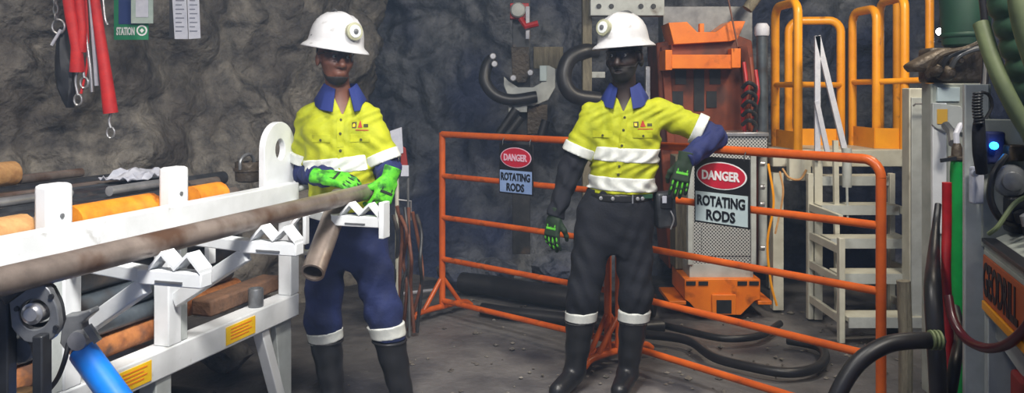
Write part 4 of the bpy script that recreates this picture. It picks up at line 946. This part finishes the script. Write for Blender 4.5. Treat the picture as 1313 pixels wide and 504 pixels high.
def patch(name, f, quad, m, parent, off, nx=6, nz=6, lift=.003):
    """quad: four (x,z) corners; a cloth patch lying on the front of surface f"""
    Q = [V3(q) for q in quad]; front, back = [], []
    for i in range(nx + 1):
        for j in range(nz + 1):
            a, b = i / nx, j / nz; q = (Q[0] * (1 - a) + Q[1] * a) * (1 - b) + (Q[3] * (1 - a) + Q[2] * a) * b
            y = surf_y(f, q[0], q[1]); y = -.1 if y is None else y
            front.append((q[0], y - lift, q[1])); back.append((q[0], y + .004, q[1]))
    n = len(front); w_ = nz + 1
    fs = [(i * w_ + j, (i + 1) * w_ + j, (i + 1) * w_ + j + 1, i * w_ + j + 1) for i in range(nx) for j in range(nz)]
    fs += [tuple(n + k for k in q[::-1]) for q in fs]
    per = [i * w_ for i in range(nx + 1)] + [nx * w_ + j for j in range(1, nz + 1)] + [i * w_ + nz for i in range(nx - 1, -1, -1)] + [j for j in range(nz - 1, 0, -1)]
    for a, b in zip(per, per[1:] + per[:1]): fs.append((a, n + a, n + b, b))
    return mesh_obj(name, np.array(front + back) + V3(off), fs, m, parent, auto=60)
def rot(yaw, pitch, roll=0.0):
    return np.array(Matrix.Rotation(yaw, 3, 'Z') @ Matrix.Rotation(pitch, 3, 'X') @ Matrix.Rotation(roll, 3, 'Y'))

def head_sdf(p, sc, beard=False):
    p = p / sc
    d = ell(p, (0, .018, .032), (.076, .097, .092))
    d = smin(d, ell(p, (0, -.022, -.045), (.057, .066, .070)), .03)
    d = smin(d, ell(p, (0, -.050, -.092), (.030, .034, .024)), .025)
    d = smin(d, cone(p, (-.034, -.070, .024), (.034, -.070, .024), .014, .014), .018)
    for s in (-1, 1):
        d = smin(d, ell(p, (s * .040, -.054, -.026), (.020, .022, .018)), .03)
        d = np.maximum(d, -ell(p, (s * .031, -.104, .003), (.017, .018, .012)) * 1.0) if False else -smin(-d, ell(p, (s * .031, -.100, .003), (.018, .017, .012)), .010)
        d = smin(d, ell(p, (s * .031, -.073, .002), (.014, .013, .010)), .004)
        d = smin(d, ell(p, (s * .077, .012, -.012), (.010, .020, .032)), .006)
        d = smin(d, ell(p, (s * .015, -.092, -.040), (.011, .012, .009)), .008)
    d = smin(d, cone(p, (0, -.084, .008), (0, -.108, -.034), .010, .0155), .010)
    d = smin(d, ell(p, (0, -.084, -.0655), (.018, .0115, .007)), .012)
    d = smin(d, ell(p, (0, -.083, -.0765), (.018, .0115, .008)), .012)
    return d * sc

def hand(name, wrist, direction, normal, curls, s, parent, sc=1.0, spread=.05, gm='glove_green', pm='glove_dark'):
    X = unit(direction); Z = unit(V3(normal) - X * np.dot(normal, X)); Y = np.cross(Z, X); B = np.stack([X, Y, Z])
    chains = []
    for k, (yb, ln) in enumerate(((-.034, .062), (-.0115, .076), (.0115, .082), (.034, .072))):
        a = 0.05; p = V3((.088 - (.006 if k in (0, 3) else 0), yb * s, .0)); pts = [p]; yaw = (yb / .034) * spread * s
        for c_, fr in zip(curls, (.42, .32, .26)):
            a += math.radians(c_ * (1 + .12 * (1.5 - k))); p = p + V3((math.cos(a) * math.cos(yaw), math.cos(a) * math.sin(yaw), -math.sin(a))) * ln * fr * 1.12; pts.append(p)
        chains.append(pts)
    th = [V3((.018, .030 * s, -.008)), V3((.052, .055 * s, -.022)), V3((.080, .060 * s, -.036 - .0004 * curls[0])), V3((.100, .056 * s, -.048 - .0006 * curls[0]))]
    def f(p):
        q = np.abs((p - V3((.046, 0, 0))) / 1.0) - V3((.036, .030, .004)); d = np.linalg.norm(np.maximum(q, 0), axis=1) + np.minimum(q.max(1), 0) - .0125
        for pts in chains:
            for i in range(3): d = smin(d, cone(p, pts[i], pts[i + 1], .0112 - .0008 * i, .0104 - .0008 * i), .004)
        for i in range(3): d = smin(d, cone(p, th[i], th[i + 1], .0155 - .002 * i, .0135 - .002 * i), .007)
        e = p * V3((1, 1, 1.35)); d = smin(d, cone(e, (-.055, 0, 0), (.012, 0, 0), .038, .032), .014)
        return np.maximum(d, -.055 - p[:, 0])
    lo, hi = bbox([q for c in chains for q in c] + th + [(-.06, -.05, -.03), (0, .05, .03)], .022)
    v, q = mesh_sdf(f, lo, hi, .0032)
    if s: pass
    g = mesh_obj(name, (v * sc) @ B + V3(wrist), q, gm, parent, auto=180, fix=False)
    for c in chains:
        m0 = c[0] + V3((-.006, 0, .0105)); m1 = (c[0] + c[1]) / 2 + V3((0, 0, .0085)) ; d_ = unit(c[1] - c[0]); up = V3((-d_[2], 0, d_[0])); up = up if up[2] > 0 else -up
        d2_ = unit(c[2] - c[1]); up2 = V3((-d2_[2], 0, d2_[0])); up2 = up2 if up2[2] > 0 or up[2] < .3 else -up2
        for a_, b_, u_, dd_ in ((c[0], c[1], up, d_), (c[1], c[2], up2, d2_)):
            build(MB().tube([(x * sc) @ B + V3(wrist) for x in (a_ + u_ * .0085 + dd_ * .003, (a_ + b_) / 2 + u_ * .0095, b_ + u_ * .0075 - dd_ * .004)], [.0035, .005, .0035], 8), 'knuckle_pad', pm, g)
    build(MB().box((V3((.052, 0, .0165)) * sc) @ B + V3(wrist), (.012 * sc, .058 * sc, .005), B), 'back_pad', pm, g, bevel=.002)
    for yy in (-.022, 0, .022): build(MB().box((V3((.030, yy, .0155)) * sc) @ B + V3(wrist), (.03 * sc, .007 * sc, .005), B), 'back_pad', pm, g, bevel=.002)
    return g

def make_person(c):
    O = V3((c['X'], c['Y'], 0)); J = {k: V3(v) for k, v in c['J'].items()}
    t = thing('person', O, c['label'], 'person')
    Hd = rot(*c['head_rot']); hc = V3(c['head']); hs = c['head_scale']
    ty = c['torso_yaw']; T = c['torso']; neck = J['neck']
    # --- continuous body
    slim = [(z, x, y, a - .02, b - .02) for z, x, y, a, b in T]
    top = T[-1][0]
    def fbody(p):
        z0, z1 = p[:, 2].min(), p[:, 2].max(); d = np.full(len(p), 9.0)
        if z1 > .85: d = np.minimum(d, loft(p, slim, ty))
        if z1 > .6:
            pel = [(.70, *(c['pel'][0:2]), .10, .08), (.85, *(c['pel'][0:2]), .135, .10), (1.0, *(c['pel'][0:2]), .135, .10)]; d = smin(d, loft(p, pel, ty), .03)
        for s in 'LR':
            if z1 > .55: d = smin(d, cone(p, J['hip' + s], J['knee' + s], .075, .055), .03)
            if z0 < .62: d = smin(smin(d, cone(p, J['knee' + s], J['ank' + s], .05, .036), .02), cone(p, J['ank' + s] - V3((0, 0, .03)), J['toe' + s] + V3((0, 0, .0)), .032, .028), .02)
            if z1 > .75:
                d = smin(d, cone(p, J['sh' + s], J['el' + s], .048, .040), .03); d = smin(d, cone(p, J['el' + s], J['wr' + s], .038, .027), .015)
        if z1 > 1.35:
            d = smin(d, cone(p, neck - V3((0, 0, .08)), hc + V3((0, .012, -.05)), .058 * hs, .052 * hs), .03)
            d = smin(d, head_sdf((p - hc) @ Hd, hs), .015)
        return d
    lo, hi = bbox(list(J.values()) + [hc], .12); zs = np.concatenate([np.arange(-.02, 1.40, .012), np.arange(1.40, hc[2] + .17, .0045)])
    body = sdf_obj('body', fbody, lo, hi, .0058, c['skin'], t, O, zs)
    # --- trousers
    hem = c['hem']; px, py = c['pel'][0:2]
    def ftr(p):
        pel = [(.68, px, py, .10, .09), (.78, px, py, .150, .115), (.88, px, py, c['hipw'], .128), (1.02, px, py, c['hipw'] - .012, .122)]
        d = loft(p, pel, ty)
        for s in 'LR':
            d = smin(d, cone(p, J['hip' + s], J['knee' + s], c['thigh'], .078), .03); d = smin(d, cone(p, J['knee' + s], J['knee' + s] * .25 + J['ank' + s] * .75, .078, .064), .03)
        x, y, z = p.T
        d = d + .0045 * np.sin(38 * z + 9 * np.sin(11 * x + 2) + 14 * y) * np.clip((.95 - z) * 4, .3, 1) + .0015 * np.sin(70 * z + 30 * x + 9 * np.sin(20 * y))
        return np.maximum(np.maximum(d, hem - z), z - (c['waist'] + .02))
    lo, hi = bbox([J['hipL'], J['hipR'], J['kneeL'], J['kneeR'], (px, py, .9)], .24); lo[2] = hem - .02; hi[2] = c['waist'] + .04
    sdf_obj('trousers', ftr, lo, hi, .0075, c['trouser'], t, O)
    for s in 'LR':
        b0, b1 = c['kband' + s]; k = J['knee' + s]
        def fb(p):
            dz = p[:, 2] - c['tilt' + s] * (p[:, 0] - k[0]); d = cone(p, J['knee' + s] + V3((0, 0, .25)), J['knee' + s] * .25 + J['ank' + s] * .75, .084, .069) if False else smin(cone(p, J['hip' + s], J['knee' + s], c['thigh'], .078), cone(p, J['knee' + s], J['knee' + s] * .25 + J['ank' + s] * .75, .078, .064), .03)
            return np.maximum(np.maximum(d - .0065, b0 - dz), dz - b1)
        sdf_obj('reflective_band', fb, (k[0] - .12, k[1] - .12, b0 - .05), (k[0] + .12, k[1] + .12, b1 + .05), .005, 'reflective', t, O)
        # boots
        an, toe = J['ank' + s], J['toe' + s]; bt = c['boot_top']; kk = J['knee' + s]
        topc = an + (kk - an) * ((bt - an[2]) / (kk[2] - an[2]))
        def fbt(p):
            d = cone(p, topc, an, .073, .052); d = smin(d, cone(p * V3((1, 1, 1)), an + V3((0, .02, -.035)), toe + V3((0, 0, .012)), .050, .044), .03)
            d = d + .002 * np.sin(60 * p[:, 2] + 8 * p[:, 0])
            return np.maximum(np.maximum(d, p[:, 2] - bt - .0 + .0 * p[:, 0]), .012 - p[:, 2])
        lo, hi = bbox([topc, an, toe], .10); lo[2] = -.01; hi[2] = bt + .02
        bo = sdf_obj('boot', fbt, lo, hi, .007, 'boot_rubber', t, O)
        dr = unit((toe - an) * V3((1, 1, 0))); sd_ = V3((-dr[1], dr[0], 0)); heel = (an - dr * .045) * V3((1, 1, 0)); ln = np.linalg.norm((toe - an)[:2]) + .045 + .05
        sole = [(ln * q, w_) for q, w_ in ((0, .02), (.03, .038), (.2, .04), (.45, .036), (.72, .05), (.9, .044), (1.0, .02))]
        build(MB().prism(heel + UP * .011, dr, sd_, [(a, -b) for a, b in sole] + [(a, b) for a, b in sole[::-1]], .022), 'sole', 'black_rubber', bo, bevel=.004)
        build(MB().tube([topc + V3((math.cos(q) * .075, math.sin(q) * .075, -.008)) + O for q in np.linspace(0, 2 * math.pi, 25)[:-1]], .006, 8, closed=True), 'boot_rim', 'boot_rubber', bo)
    # --- shirt
    shz = c['waist']
    def arm_end(s): return J['sh' + s] + (J['el' + s] - J['sh' + s]) * c['slv' + s]
    def fsh(p, fold=True):
        d = loft(p, T, ty); x, y, z = p.T
        for s in 'LR':
            e = arm_end(s); ax = unit(J['el' + s] - J['sh' + s]); q = cone(p, J['sh' + s], e, .068, .070); q = np.maximum(q, (p - e) @ ax); d = smin(d, q, .035)
        if fold: d = d + .0042 * np.sin(30 * z + 26 * x + 7 * np.sin(13 * x - 5 * z)) * np.clip(1.5 - np.abs(z - 1.2) * 3, .3, 1) + .0028 * np.sin(75 * x - 30 * z + 6 * np.sin(25 * z))
        xx = np.abs((x - neck[0]) * math.cos(ty) + (y - neck[1]) * math.sin(ty)); wd = np.maximum(xx - (z - (neck[2] - .085)) * .42, y - neck[1])
        return np.maximum(np.maximum(d, shz - z), -wd)
    lo, hi = bbox([J['shL'], J['shR'], arm_end('L'), arm_end('R')], .12); lo[2] = shz - .02; hi[2] = top + .02; lo[1] = min(lo[1], -.2); hi[1] = max(hi[1], .2)
    shirt = sdf_obj('shirt', fsh, lo, hi, .0062, 'hivis_yellow', t, O)
    for b0, b1 in c['bands']:
        def fband(p):
            d = loft(p, T, ty); x, y, z = p.T
            d = d + .0042 * np.sin(30 * z + 26 * x + 7 * np.sin(13 * x - 5 * z)) * np.clip(1.5 - np.abs(z - 1.2) * 3, .3, 1) + .0028 * np.sin(75 * x - 30 * z + 6 * np.sin(25 * z))
            zz = z - c['band_tilt'] * (x - px)
            return np.maximum(np.maximum(d - .0045, b0 - zz), zz - b1)
        sdf_obj('reflective_band', fband, (px - .27, py - .22, b0 - .05), (px + .27, py + .22, b1 + .05), .0055, 'reflective', t, O)
    for s in 'LR':
        e = arm_end(s); ax = unit(J['el' + s] - J['sh' + s])
        def fsb(p):
            u_ = (p - e) @ ax; d = cone(p, J['sh' + s], e + ax * .02, .068, .070) - .0105; return np.maximum(np.maximum(d, u_ - .004), -.045 - u_)
        sdf_obj('sleeve_band', fsb, e - .11, e + .11, .005, 'reflective', t, O)
        el, wr = J['el' + s], J['wr' + s]
        def fsl(p):
            d = cone(p, e - ax * .03, el, .060, .057); d = smin(d, cone(p, el, wr, .057, .042), .02)
            x, y, z = p.T; d = d + .004 * np.sin(55 * z + 45 * x + 6 * np.sin(30 * y)) + .0025 * np.sin(110 * x - 60 * z)
            wx = unit(wr - el); return np.maximum(d, (p - wr) @ wx)
        lo, hi = bbox([e, el, wr], .10)
        sdf_obj('sleeve_cuff', fsl, lo, hi, .006, c['slv_mat' + s], t, O)
    # collar: stand and folded leaf
    vs = []; n = 36; ph = .42
    def top_z(x, y):
        zz = np.arange(top + .01, 1.2, -.002); d = fsh(np.stack([np.full_like(zz, x), np.full_like(zz, y), zz], 1)); i = np.nonzero(d < 0)[0]; return zz[i[0]] if len(i) else 1.3
    cc, ss = math.cos(ty), math.sin(ty)
    rings = ((.068, 0, 0), (.075, 0, 0), (.118, 1, .013), (.116, 1, .004))
    for i in range(n + 1):
        a = ph + (2 * math.pi - 2 * ph) * i / n; fr = max(0, math.cos(a)) ** 2
        for r_, dn, up_ in rings:
            x, y = math.sin(a) * r_, -math.cos(a) * r_ * (1.0 + .22 * fr * dn); x, y = neck[0] + x * cc - y * ss, neck[1] + x * ss + y * cc
            z = max(top_z(x, y) + up_, neck[2] - .052 - .02 * fr + up_ * .3) if dn else neck[2] + .060 - .030 * fr
            if dn and math.cos(a) > .2:
                yy = surf_y(fsh, x, z); y = min(y, yy - up_) if yy is not None else y
            vs.append(O + V3((x, y, z)))
    m_ = len(rings); fs = [(i * m_ + j, (i + 1) * m_ + j, (i + 1) * m_ + (j + 1) % m_, i * m_ + (j + 1) % m_) for i in range(n) for j in range(m_)] + [tuple(range(m_)), tuple(n * m_ + j for j in range(m_))[::-1]]
    mesh_obj('collar', vs, fs, c['collar'], t, auto=60)
    # placket, buttons, pocket flaps, chest mark
    f0 = lambda p: fsh(p); fx = c['front_x']
    def pz(z): return fx[0] + (fx[1] - fx[0]) * (1.44 - z) / .45
    for za, zb in ((1.37, 1.24), (1.235, 1.09)):
        patch('placket', f0, [(pz(za) - .014, za), (pz(za) + .014, za), (pz(zb) + .014, zb), (pz(zb) - .014, zb)], 'hivis_yellow', shirt, O, 2, 12, .0035)
    for z in (1.36, 1.30, 1.225, 1.125, 1.085):
        y = surf_y(f0, pz(z), z); build(MB().lathe(O + V3((pz(z), y - .002, z)), (0, -1, 0), [(.0065, 0), (.0065, .004), (.004, .005)], 10), 'button', 'logo_dark', shirt)
    for sg in (-1, 1):
        xa = pz(1.29) + sg * c['pocket'][0]; w_ = c['pocket'][1]
        patch('pocket_flap', f0, [(xa - w_, 1.295), (xa + w_, 1.295), (xa + w_, 1.262), (xa - w_, 1.262)], 'hivis_yellow', shirt, O, 5, 3, .005)
        y = surf_y(f0, xa, 1.272); build(MB().lathe(O + V3((xa, y - .006, 1.272)), (0, -1, 0), [(.006, 0), (.005, .003)], 10), 'button', 'logo_dark', shirt)
    xa, za = pz(1.33) + c['pocket'][0], c['logo_z']
    k = c['logo_s']
    patch('chest_mark', f0, [(xa - .05 * k, za + .014), (xa - .026 * k, za + .016), (xa - .026 * k, za - .012), (xa - .05 * k, za - .012)], 'logo_dark', shirt, O, 2, 2, .003)
    patch('chest_mark', f0, [(xa - .046 * k, za + .008), (xa - .034 * k, za + .008), (xa - .034 * k, za - .006), (xa - .046 * k, za - .006)], 'label_yellow', shirt, O, 2, 2, .004)
    patch('chest_mark', f0, [(xa - .006 * k, za + .020), (xa - .002 * k, za + .020), (xa + .010 * k, za - .010), (xa - .018 * k, za - .010)], 'logo_red', shirt, O, 2, 2, .003)
    patch('chest_mark', f0, [(xa + .018 * k, za + .006), (xa + .042 * k, za + .006), (xa + .042 * k, za - .008), (xa + .018 * k, za - .008)], 'logo_dark', shirt, O, 2, 2, .003)
    patch('chest_mark', f0, [(xa - .03 * k, za - .018), (xa + .045 * k, za - .020), (xa + .045 * k, za - .024), (xa - .03 * k, za - .022)], 'logo_red', shirt, O, 3, 1, .003)
    # belt
    if c.get('belt'):
        bz = c['waist'] - .018
        def fbelt(p):
            d = loft(p, [(.80, px, py, c['hipw'] + .004, .131), (1.05, px, py, c['hipw'] - .006, .127)], ty); return np.maximum(d, np.abs(p[:, 2] - bz) - .02)
        be = sdf_obj('belt', fbelt, (px - .25, py - .2, bz - .04), (px + .25, py + .2, bz + .04), .006, 'belt_black', t, O)
        fb2 = lambda p: loft(p, [(.80, px, py, c['hipw'] + .006, .133), (1.05, px, py, c['hipw'] - .004, .129)], ty)
        for q in (-.045, .075, .10, -.10):
            y = surf_y(fb2, px + q, bz); build(MB().lathe(O + V3((px + q, y - .004, bz)), (0, -1, 0), [(.009, 0), (.009, .003), (.006, .004)], 12), 'belt_eyelet', 'silver', be)
        y = surf_y(fb2, px + .055, bz); build(MB().box(O + V3((px + .05, y - .002, bz)), (.006, .008, .045)), 'belt_buckle', 'silver', be)
        y = surf_y(fb2, px + .12, bz); build(MB().box(O + V3((px + .11, y - .002, bz + .008)), (.09, .01, .022), ((math.cos(.3), math.sin(.3), 0), (-math.sin(.3), math.cos(.3), 0), (0, 0, 1))), 'belt_tag', 'green_dark', be, bevel=.003)
        pc = O + V3((px + c['hipw'] + .055, py - .03, bz - .155))
        po_ = build(MB().box(pc + UP * .09, (.10, .075, .18), ((math.cos(.2), math.sin(.2), .06), (-math.sin(.2), math.cos(.2), 0), (-.06, 0, 1))), 'belt_pouch', 'rod_black', t, bevel=.016)
        build(MB().box(pc + V3((0, -.04, .13)), (.06, .012, .06)), 'pouch_flap', 'belt_black', po_, bevel=.004); build(MB().box(pc + V3((-.01, -.048, .145)), (.022, .006, .035)), 'pouch_badge', 'paper', po_, bevel=.002)
        build(MB().tube([pc + V3((.02, -.045, .09)), pc + V3((.035, -.05, .05)), pc + V3((.02, -.045, .0))], .004, 6, smooth=4), 'pouch_cord', 'silver', po_)
    # helmet
    hp = hc + Hd @ V3((0, .008, .047 * hs)); hs2 = c['hat_scale']
    HB = rot(c['head_rot'][0] + c['hat_yaw'], c['head_rot'][1] + c['hat_pitch'], c['hat_roll'])
    def HP(q): return O + hp + HB @ (V3(q) * hs2)
    prof = [(.78, -.012), (.80, .004), (.96, -.010), (1.0, -.014), (1.0, -.009), (.95, .0), (.86, .011), (.825, .020), (.81, .035), (.79, .060), (.745, .088), (.66, .114), (.54, .134), (.38, .148), (.2, .155), (.05, .157)]
    vs = []; n = 48
    for r_, z in prof:
        for k_ in range(n):
            a = 2 * math.pi * k_ / n; x, y = math.sin(a) * .146 * r_, -math.cos(a) * .170 * r_ * (1.03 if r_ > .9 else 1)
            rg_ = 1 + (.045 * math.exp(-(x / .016) ** 2) * min(1, max(0, z - .03) * 14) + .025 * (math.exp(-((abs(x) - .045) / .010) ** 2)) * min(1, max(0, z - .04) * 14)) * (1 if r_ < .8 else 0)
            vs.append(HP((x * (1 if abs(x) < .03 else (1 + (rg_ - 1) * .5)), y * rg_, z * rg_)))
    fs = [(i * n + k_, i * n + (k_ + 1) % n, (i + 1) * n + (k_ + 1) % n, (i + 1) * n + k_) for i in range(len(prof) - 1) for k_ in range(n)] + [tuple((len(prof) - 1) * n + k_ for k_ in range(n)), ]
    he = mesh_obj('helmet', vs, fs, 'helmet_white', t, auto=180)
    HX = [HB @ V3(q) for q in ((1, 0, 0), (0, 1, 0), (0, 0, 1))]
    lx, ly, lz = c['lamp_pos']
    fwd = HB @ unit((lx * 2.5, -1, .15))
    lm = build(MB().lathe(HP((lx, ly + .02, lz)), fwd, [(.030, -.02), (.036, -.012), (.036, .018), (.040, .022), (.040, .034), (.032, .036)], 18), 'cap_lamp', 'lamp_body', he)
    build(MB().lathe(HP((lx, ly + .02, lz)) + fwd * .033, fwd, [(.030, 0), (.028, .005), (.012, .007)], 18), 'lens', 'lamp_glass', lm)
    build(MB().lathe(HP((lx, ly + .02, lz)) + fwd * .036, fwd, [(.012, 0), (.012, .008), (.006, .01)], 12), 'lamp_core', 'grey_steel', lm)
    build(MB().box(HP((lx, ly + .016, lz - .03)), (.05, .03, .022), HX), 'lamp_bracket', 'lamp_body', lm, bevel=.004)
    build(MB().tube([HP((lx - .028, ly + .03, lz)), HP((lx - .05, ly + .05, lz + .03)), HP((lx - .03, ly + .09, lz + .058)), HP((.0, .06, .168)), HP((0, .13, .11)), HP((0, .150, .03))], .0045, 8, smooth=6), 'lamp_cable', 'grey_steel', lm)
    for sgn in (-1, 1):
        build(MB().box(HP((sgn * .114, .01, .036)), (.006, .03, .012), HX), 'brand_sticker', 'eyewear_frame' if sgn < 0 else 'helmet_white', he, bevel=.002)
    # safety glasses
    def GP(q): return O + hc + Hd @ (V3(q) * hs)
    vs = []; n = 20
    for i in range(n + 1):
        a = -1.15 + 2.3 * i / n; dip = .012 * math.exp(-(a / .16) ** 2)
        for z in (.018, -.018 + dip * 1.5):
            vs.append(GP((math.sin(a) * .072, -math.cos(a) * .100 - .010, z)))
    m0 = len(vs); ins_ = [GP((math.sin(-1.15 + 2.3 * i / n) * .070, -math.cos(-1.15 + 2.3 * i / n) * .098 - .010, z)) for i in range(n + 1) for z in (.018, -.018 + .018 * math.exp(-((-1.15 + 2.3 * i / n) / .16) ** 2))]
    vs += ins_
    fs = [(2 * i, 2 * i + 1, 2 * i + 3, 2 * i + 2) for i in range(n)] + [(m0 + 2 * i + 2, m0 + 2 * i + 3, m0 + 2 * i + 1, m0 + 2 * i) for i in range(n)]
    fs += [(2 * i, 2 * i + 2, m0 + 2 * i + 2, m0 + 2 * i) for i in range(n)] + [(2 * i + 3, 2 * i + 1, m0 + 2 * i + 1, m0 + 2 * i + 3) for i in range(n)] + [(1, 0, m0, m0 + 1), (2 * n, 2 * n + 1, m0 + 2 * n + 1, m0 + 2 * n)]
    gl = mesh_obj('safety_glasses', vs, fs, 'eyewear', t, auto=50)
    build(MB().tube([GP((math.sin(a) * .073, -math.cos(a) * .101 - .010, .023)) for a in np.linspace(-1.15, 1.15, 16)], .003, 6), 'frame', 'eyewear_frame', gl)
    for sgn in (-1, 1):
        build(MB().tube([GP((sgn * .067, -.05, .018)), GP((sgn * .078, -.01, .012)), GP((sgn * .082, .03, -.002))], .003, 6), 'temple', 'eyewear_frame', gl)
        build(MB().lathe(GP((sgn * .031, -.079, .002)), Hd @ V3((0, -1, 0)), [(.0075, 0), (.007, .006), (.004, .009)], 12), 'eye', 'eye_white', body); build(MB().lathe(GP((sgn * .031 + c['gaze'], -.088, .002)), Hd @ V3((0, -1, 0)), [(.0045, 0), (.004, .0015)], 10), 'iris', 'beard', body)
        build(MB().tube([GP((sgn * .012, -.086, .024)), GP((sgn * .034, -.084, .029)), GP((sgn * .052, -.068, .022))], .0045, 6, smooth=3), 'eyebrow', 'beard', body)
    if c.get('beard'):
        def fbd(p):
            d = head_sdf((p - hc) @ Hd, hs) - .004; q = ((p - hc) @ Hd) / hs
            keep = np.maximum(q[:, 2] - c['beard'] - .5 * np.maximum(q[:, 1] + .04, 0), q[:, 1] - .02); cut = ell(q, (0, -.09, -.071), (.017, .03, .0045))
            return np.maximum(np.maximum(d, keep), -cut)
        sdf_obj('beard', fbd, hc - .14, hc + .14, .005, 'beard', t, O)
    if c.get('hair', True):
        def fhr(p):
            q = ((p - hc) @ Hd) / hs; d = ell(q, (0, .020, .032), (.079, .099, .094)); return np.maximum(np.maximum(d, -.03 - q[:, 2]), -(q[:, 1] - (.012 if True else 0)))
        sdf_obj('hair', fhr, hc - .15, hc + .17, .006, 'beard', t, O)
    # gloves
    for s in 'LR':
        w_, dr, nr, cu, sg = c['hand' + s]; hand('glove', O + V3(w_), dr, nr, cu, sg, t, c.get('hand_scale', 1.06), gm=c.get('glove', 'glove_green'), pm='glove_lime' if 'glove' in c else 'glove_dark')
    return t

make_person(dict(
    X=(440 - 656.5) / F * 3.9, Y=3.9, label='crewman in yellow shirt and white helmet gripping the end of the long rod',
    J=dict(hipL=(-.075, .02, .87), hipR=(.085, .02, .87), kneeL=(-.085, -.03, .47), kneeR=(.190, -.03, .48), ankL=(-.055, .04, .10), ankR=(.262, .03, .10), toeL=(-.085, -.13, .03), toeR=(.30, -.13, .03),
           shL=(-.150, .02, 1.362), shR=(.112, -.01, 1.362), elL=(-.190, .075, 1.115), elR=(.206, -.03, 1.135), wrL=(-.03, -.20, 1.115), wrR=(.232, -.20, 1.105), neck=(-.012, .0, 1.462)),
    head=(-.028, -.035, 1.638), head_rot=(.50, .02, .04), head_scale=1.0, torso_yaw=.30,
    torso=[(.90, .012, .01, .160, .120), (1.05, .008, .0, .160, .122), (1.20, -.006, -.005, .162, .126), (1.32, -.014, -.005, .165, .120), (1.385, -.014, .0, .150, .102), (1.43, -.014, .0, .112, .084), (1.47, -.012, 0, .070, .066), (1.485, -.012, 0, .060, .06)],
    pel=(.012, .015), hipw=.165, thigh=.098, hem=.365, waist=.945, trouser='navy_trouser', skin='skin_brown', collar='collar_blue', boot_top=.365,
    kbandL=(.355, .405), kbandR=(.375, .435), tiltL=.15, tiltR=.10, bands=[(1.125, 1.195)], band_tilt=.10, slvL=.80, slvR=.86, slv_matL='navy', slv_matR='navy',
    front_x=(.008, .02), pocket=(.085, .042), logo_z=1.335, logo_s=.75, hat_pitch=.10, hat_roll=.10, hat_scale=1.0, lamp_pos=(0, -.135, .078), gaze=.004, beard=-.086, hat_yaw=.22,
    handL=((-.035, -.215, 1.118), (.93, -.22, -.12), (.05, -.45, .88), (22, 38, 30), 1), handR=((.238, -.215, 1.105), (-.30, -.22, -.92), (.60, -.78, .05), (30, 50, 40), -1)))
make_person(dict(
    X=(785 - 656.5) / F * 4.25, Y=4.25, label='crewman in yellow shirt and dark trousers leaning an elbow on the barrier', belt=True, beard=-.048, hat_yaw=-.30, hand_scale=.97, glove='glove_olive',
    J=dict(hipL=(-.07, .02, .88), hipR=(.10, .02, .88), kneeL=(-.145, -.02, .48), kneeR=(.115, -.02, .48), ankL=(-.180, .04, .10), ankR=(.085, .04, .10), toeL=(-.275, -.11, .03), toeR=(.02, -.13, .03),
           shL=(-.095, -.02, 1.365), shR=(.235, .02, 1.385), elL=(-.205, -.01, 1.105), elR=(.500, -.04, 1.262), wrL=(-.285, -.05, .870), wrR=(.325, -.18, 1.155), neck=(.062, .0, 1.468)),
    head=(.052, -.04, 1.662), head_rot=(-.42, .06, -.03), head_scale=1.07, torso_yaw=-.20,
    torso=[(.95, .045, .01, .160, .122), (1.06, .050, .005, .165, .124), (1.20, .060, .0, .172, .128), (1.32, .068, .0, .178, .122), (1.39, .070, .0, .162, .105), (1.435, .066, .0, .125, .085), (1.475, .063, 0, .073, .068), (1.49, .062, 0, .062, .062)],
    pel=(.035, .015), hipw=.168, thigh=.105, hem=.352, waist=.985, trouser='navy_dark', skin='skin_dark', collar='collar_blue', boot_top=.36,
    kbandL=(.345, .400), kbandR=(.345, .405), tiltL=.03, tiltR=0.0, bands=[(1.143, 1.213), (1.0, 1.068)], band_tilt=-.05, slvL=.72, slvR=.78, slv_matL='navy_dark', slv_matR='navy',  # left sleeve in darker navy: its shade is put into the cloth colour
    front_x=(.055, .005), pocket=(.095, .048), logo_z=1.325, logo_s=1.0, hat_pitch=.0, hat_roll=-.05, hat_scale=1.0, lamp_pos=(-.012, -.135, .085), gaze=-.003,
    handL=((-.290, -.055, .865), (-.14, -.05, -.98), (-.62, -.78, .05), (14, 20, 16), 1), handR=((.318, -.188, 1.145), (-.22, -.14, -.95), (-.12, -.98, .12), (10, 14, 12), -1)))

# ------------------------------------------------------------------ dusty air in the drive
hz = MB().box((0, 3.95, 1.7), (8.4, 8.7, 3.3)); ho = build(hz, 'dusty_air', 'paper', smooth=False)
vm = bpy.data.materials.new('haze'); vm.use_nodes = True; nt = vm.node_tree; nt.nodes.remove(nt.nodes['Principled BSDF'])
vs_ = nt.nodes.new('ShaderNodeVolumeScatter'); vs_.inputs['Color'].default_value = (0.50, 0.70, 1.0, 1); vs_.inputs['Density'].default_value = 0.015; vs_.inputs['Anisotropy'].default_value = 0.2
nt.links.new(vs_.outputs[0], nt.nodes['Material Output'].inputs['Volume']); ho.data.materials[0] = vm
tag(ho, 'thin bluish dusty haze filling the rock drive', 'haze', kind='stuff')
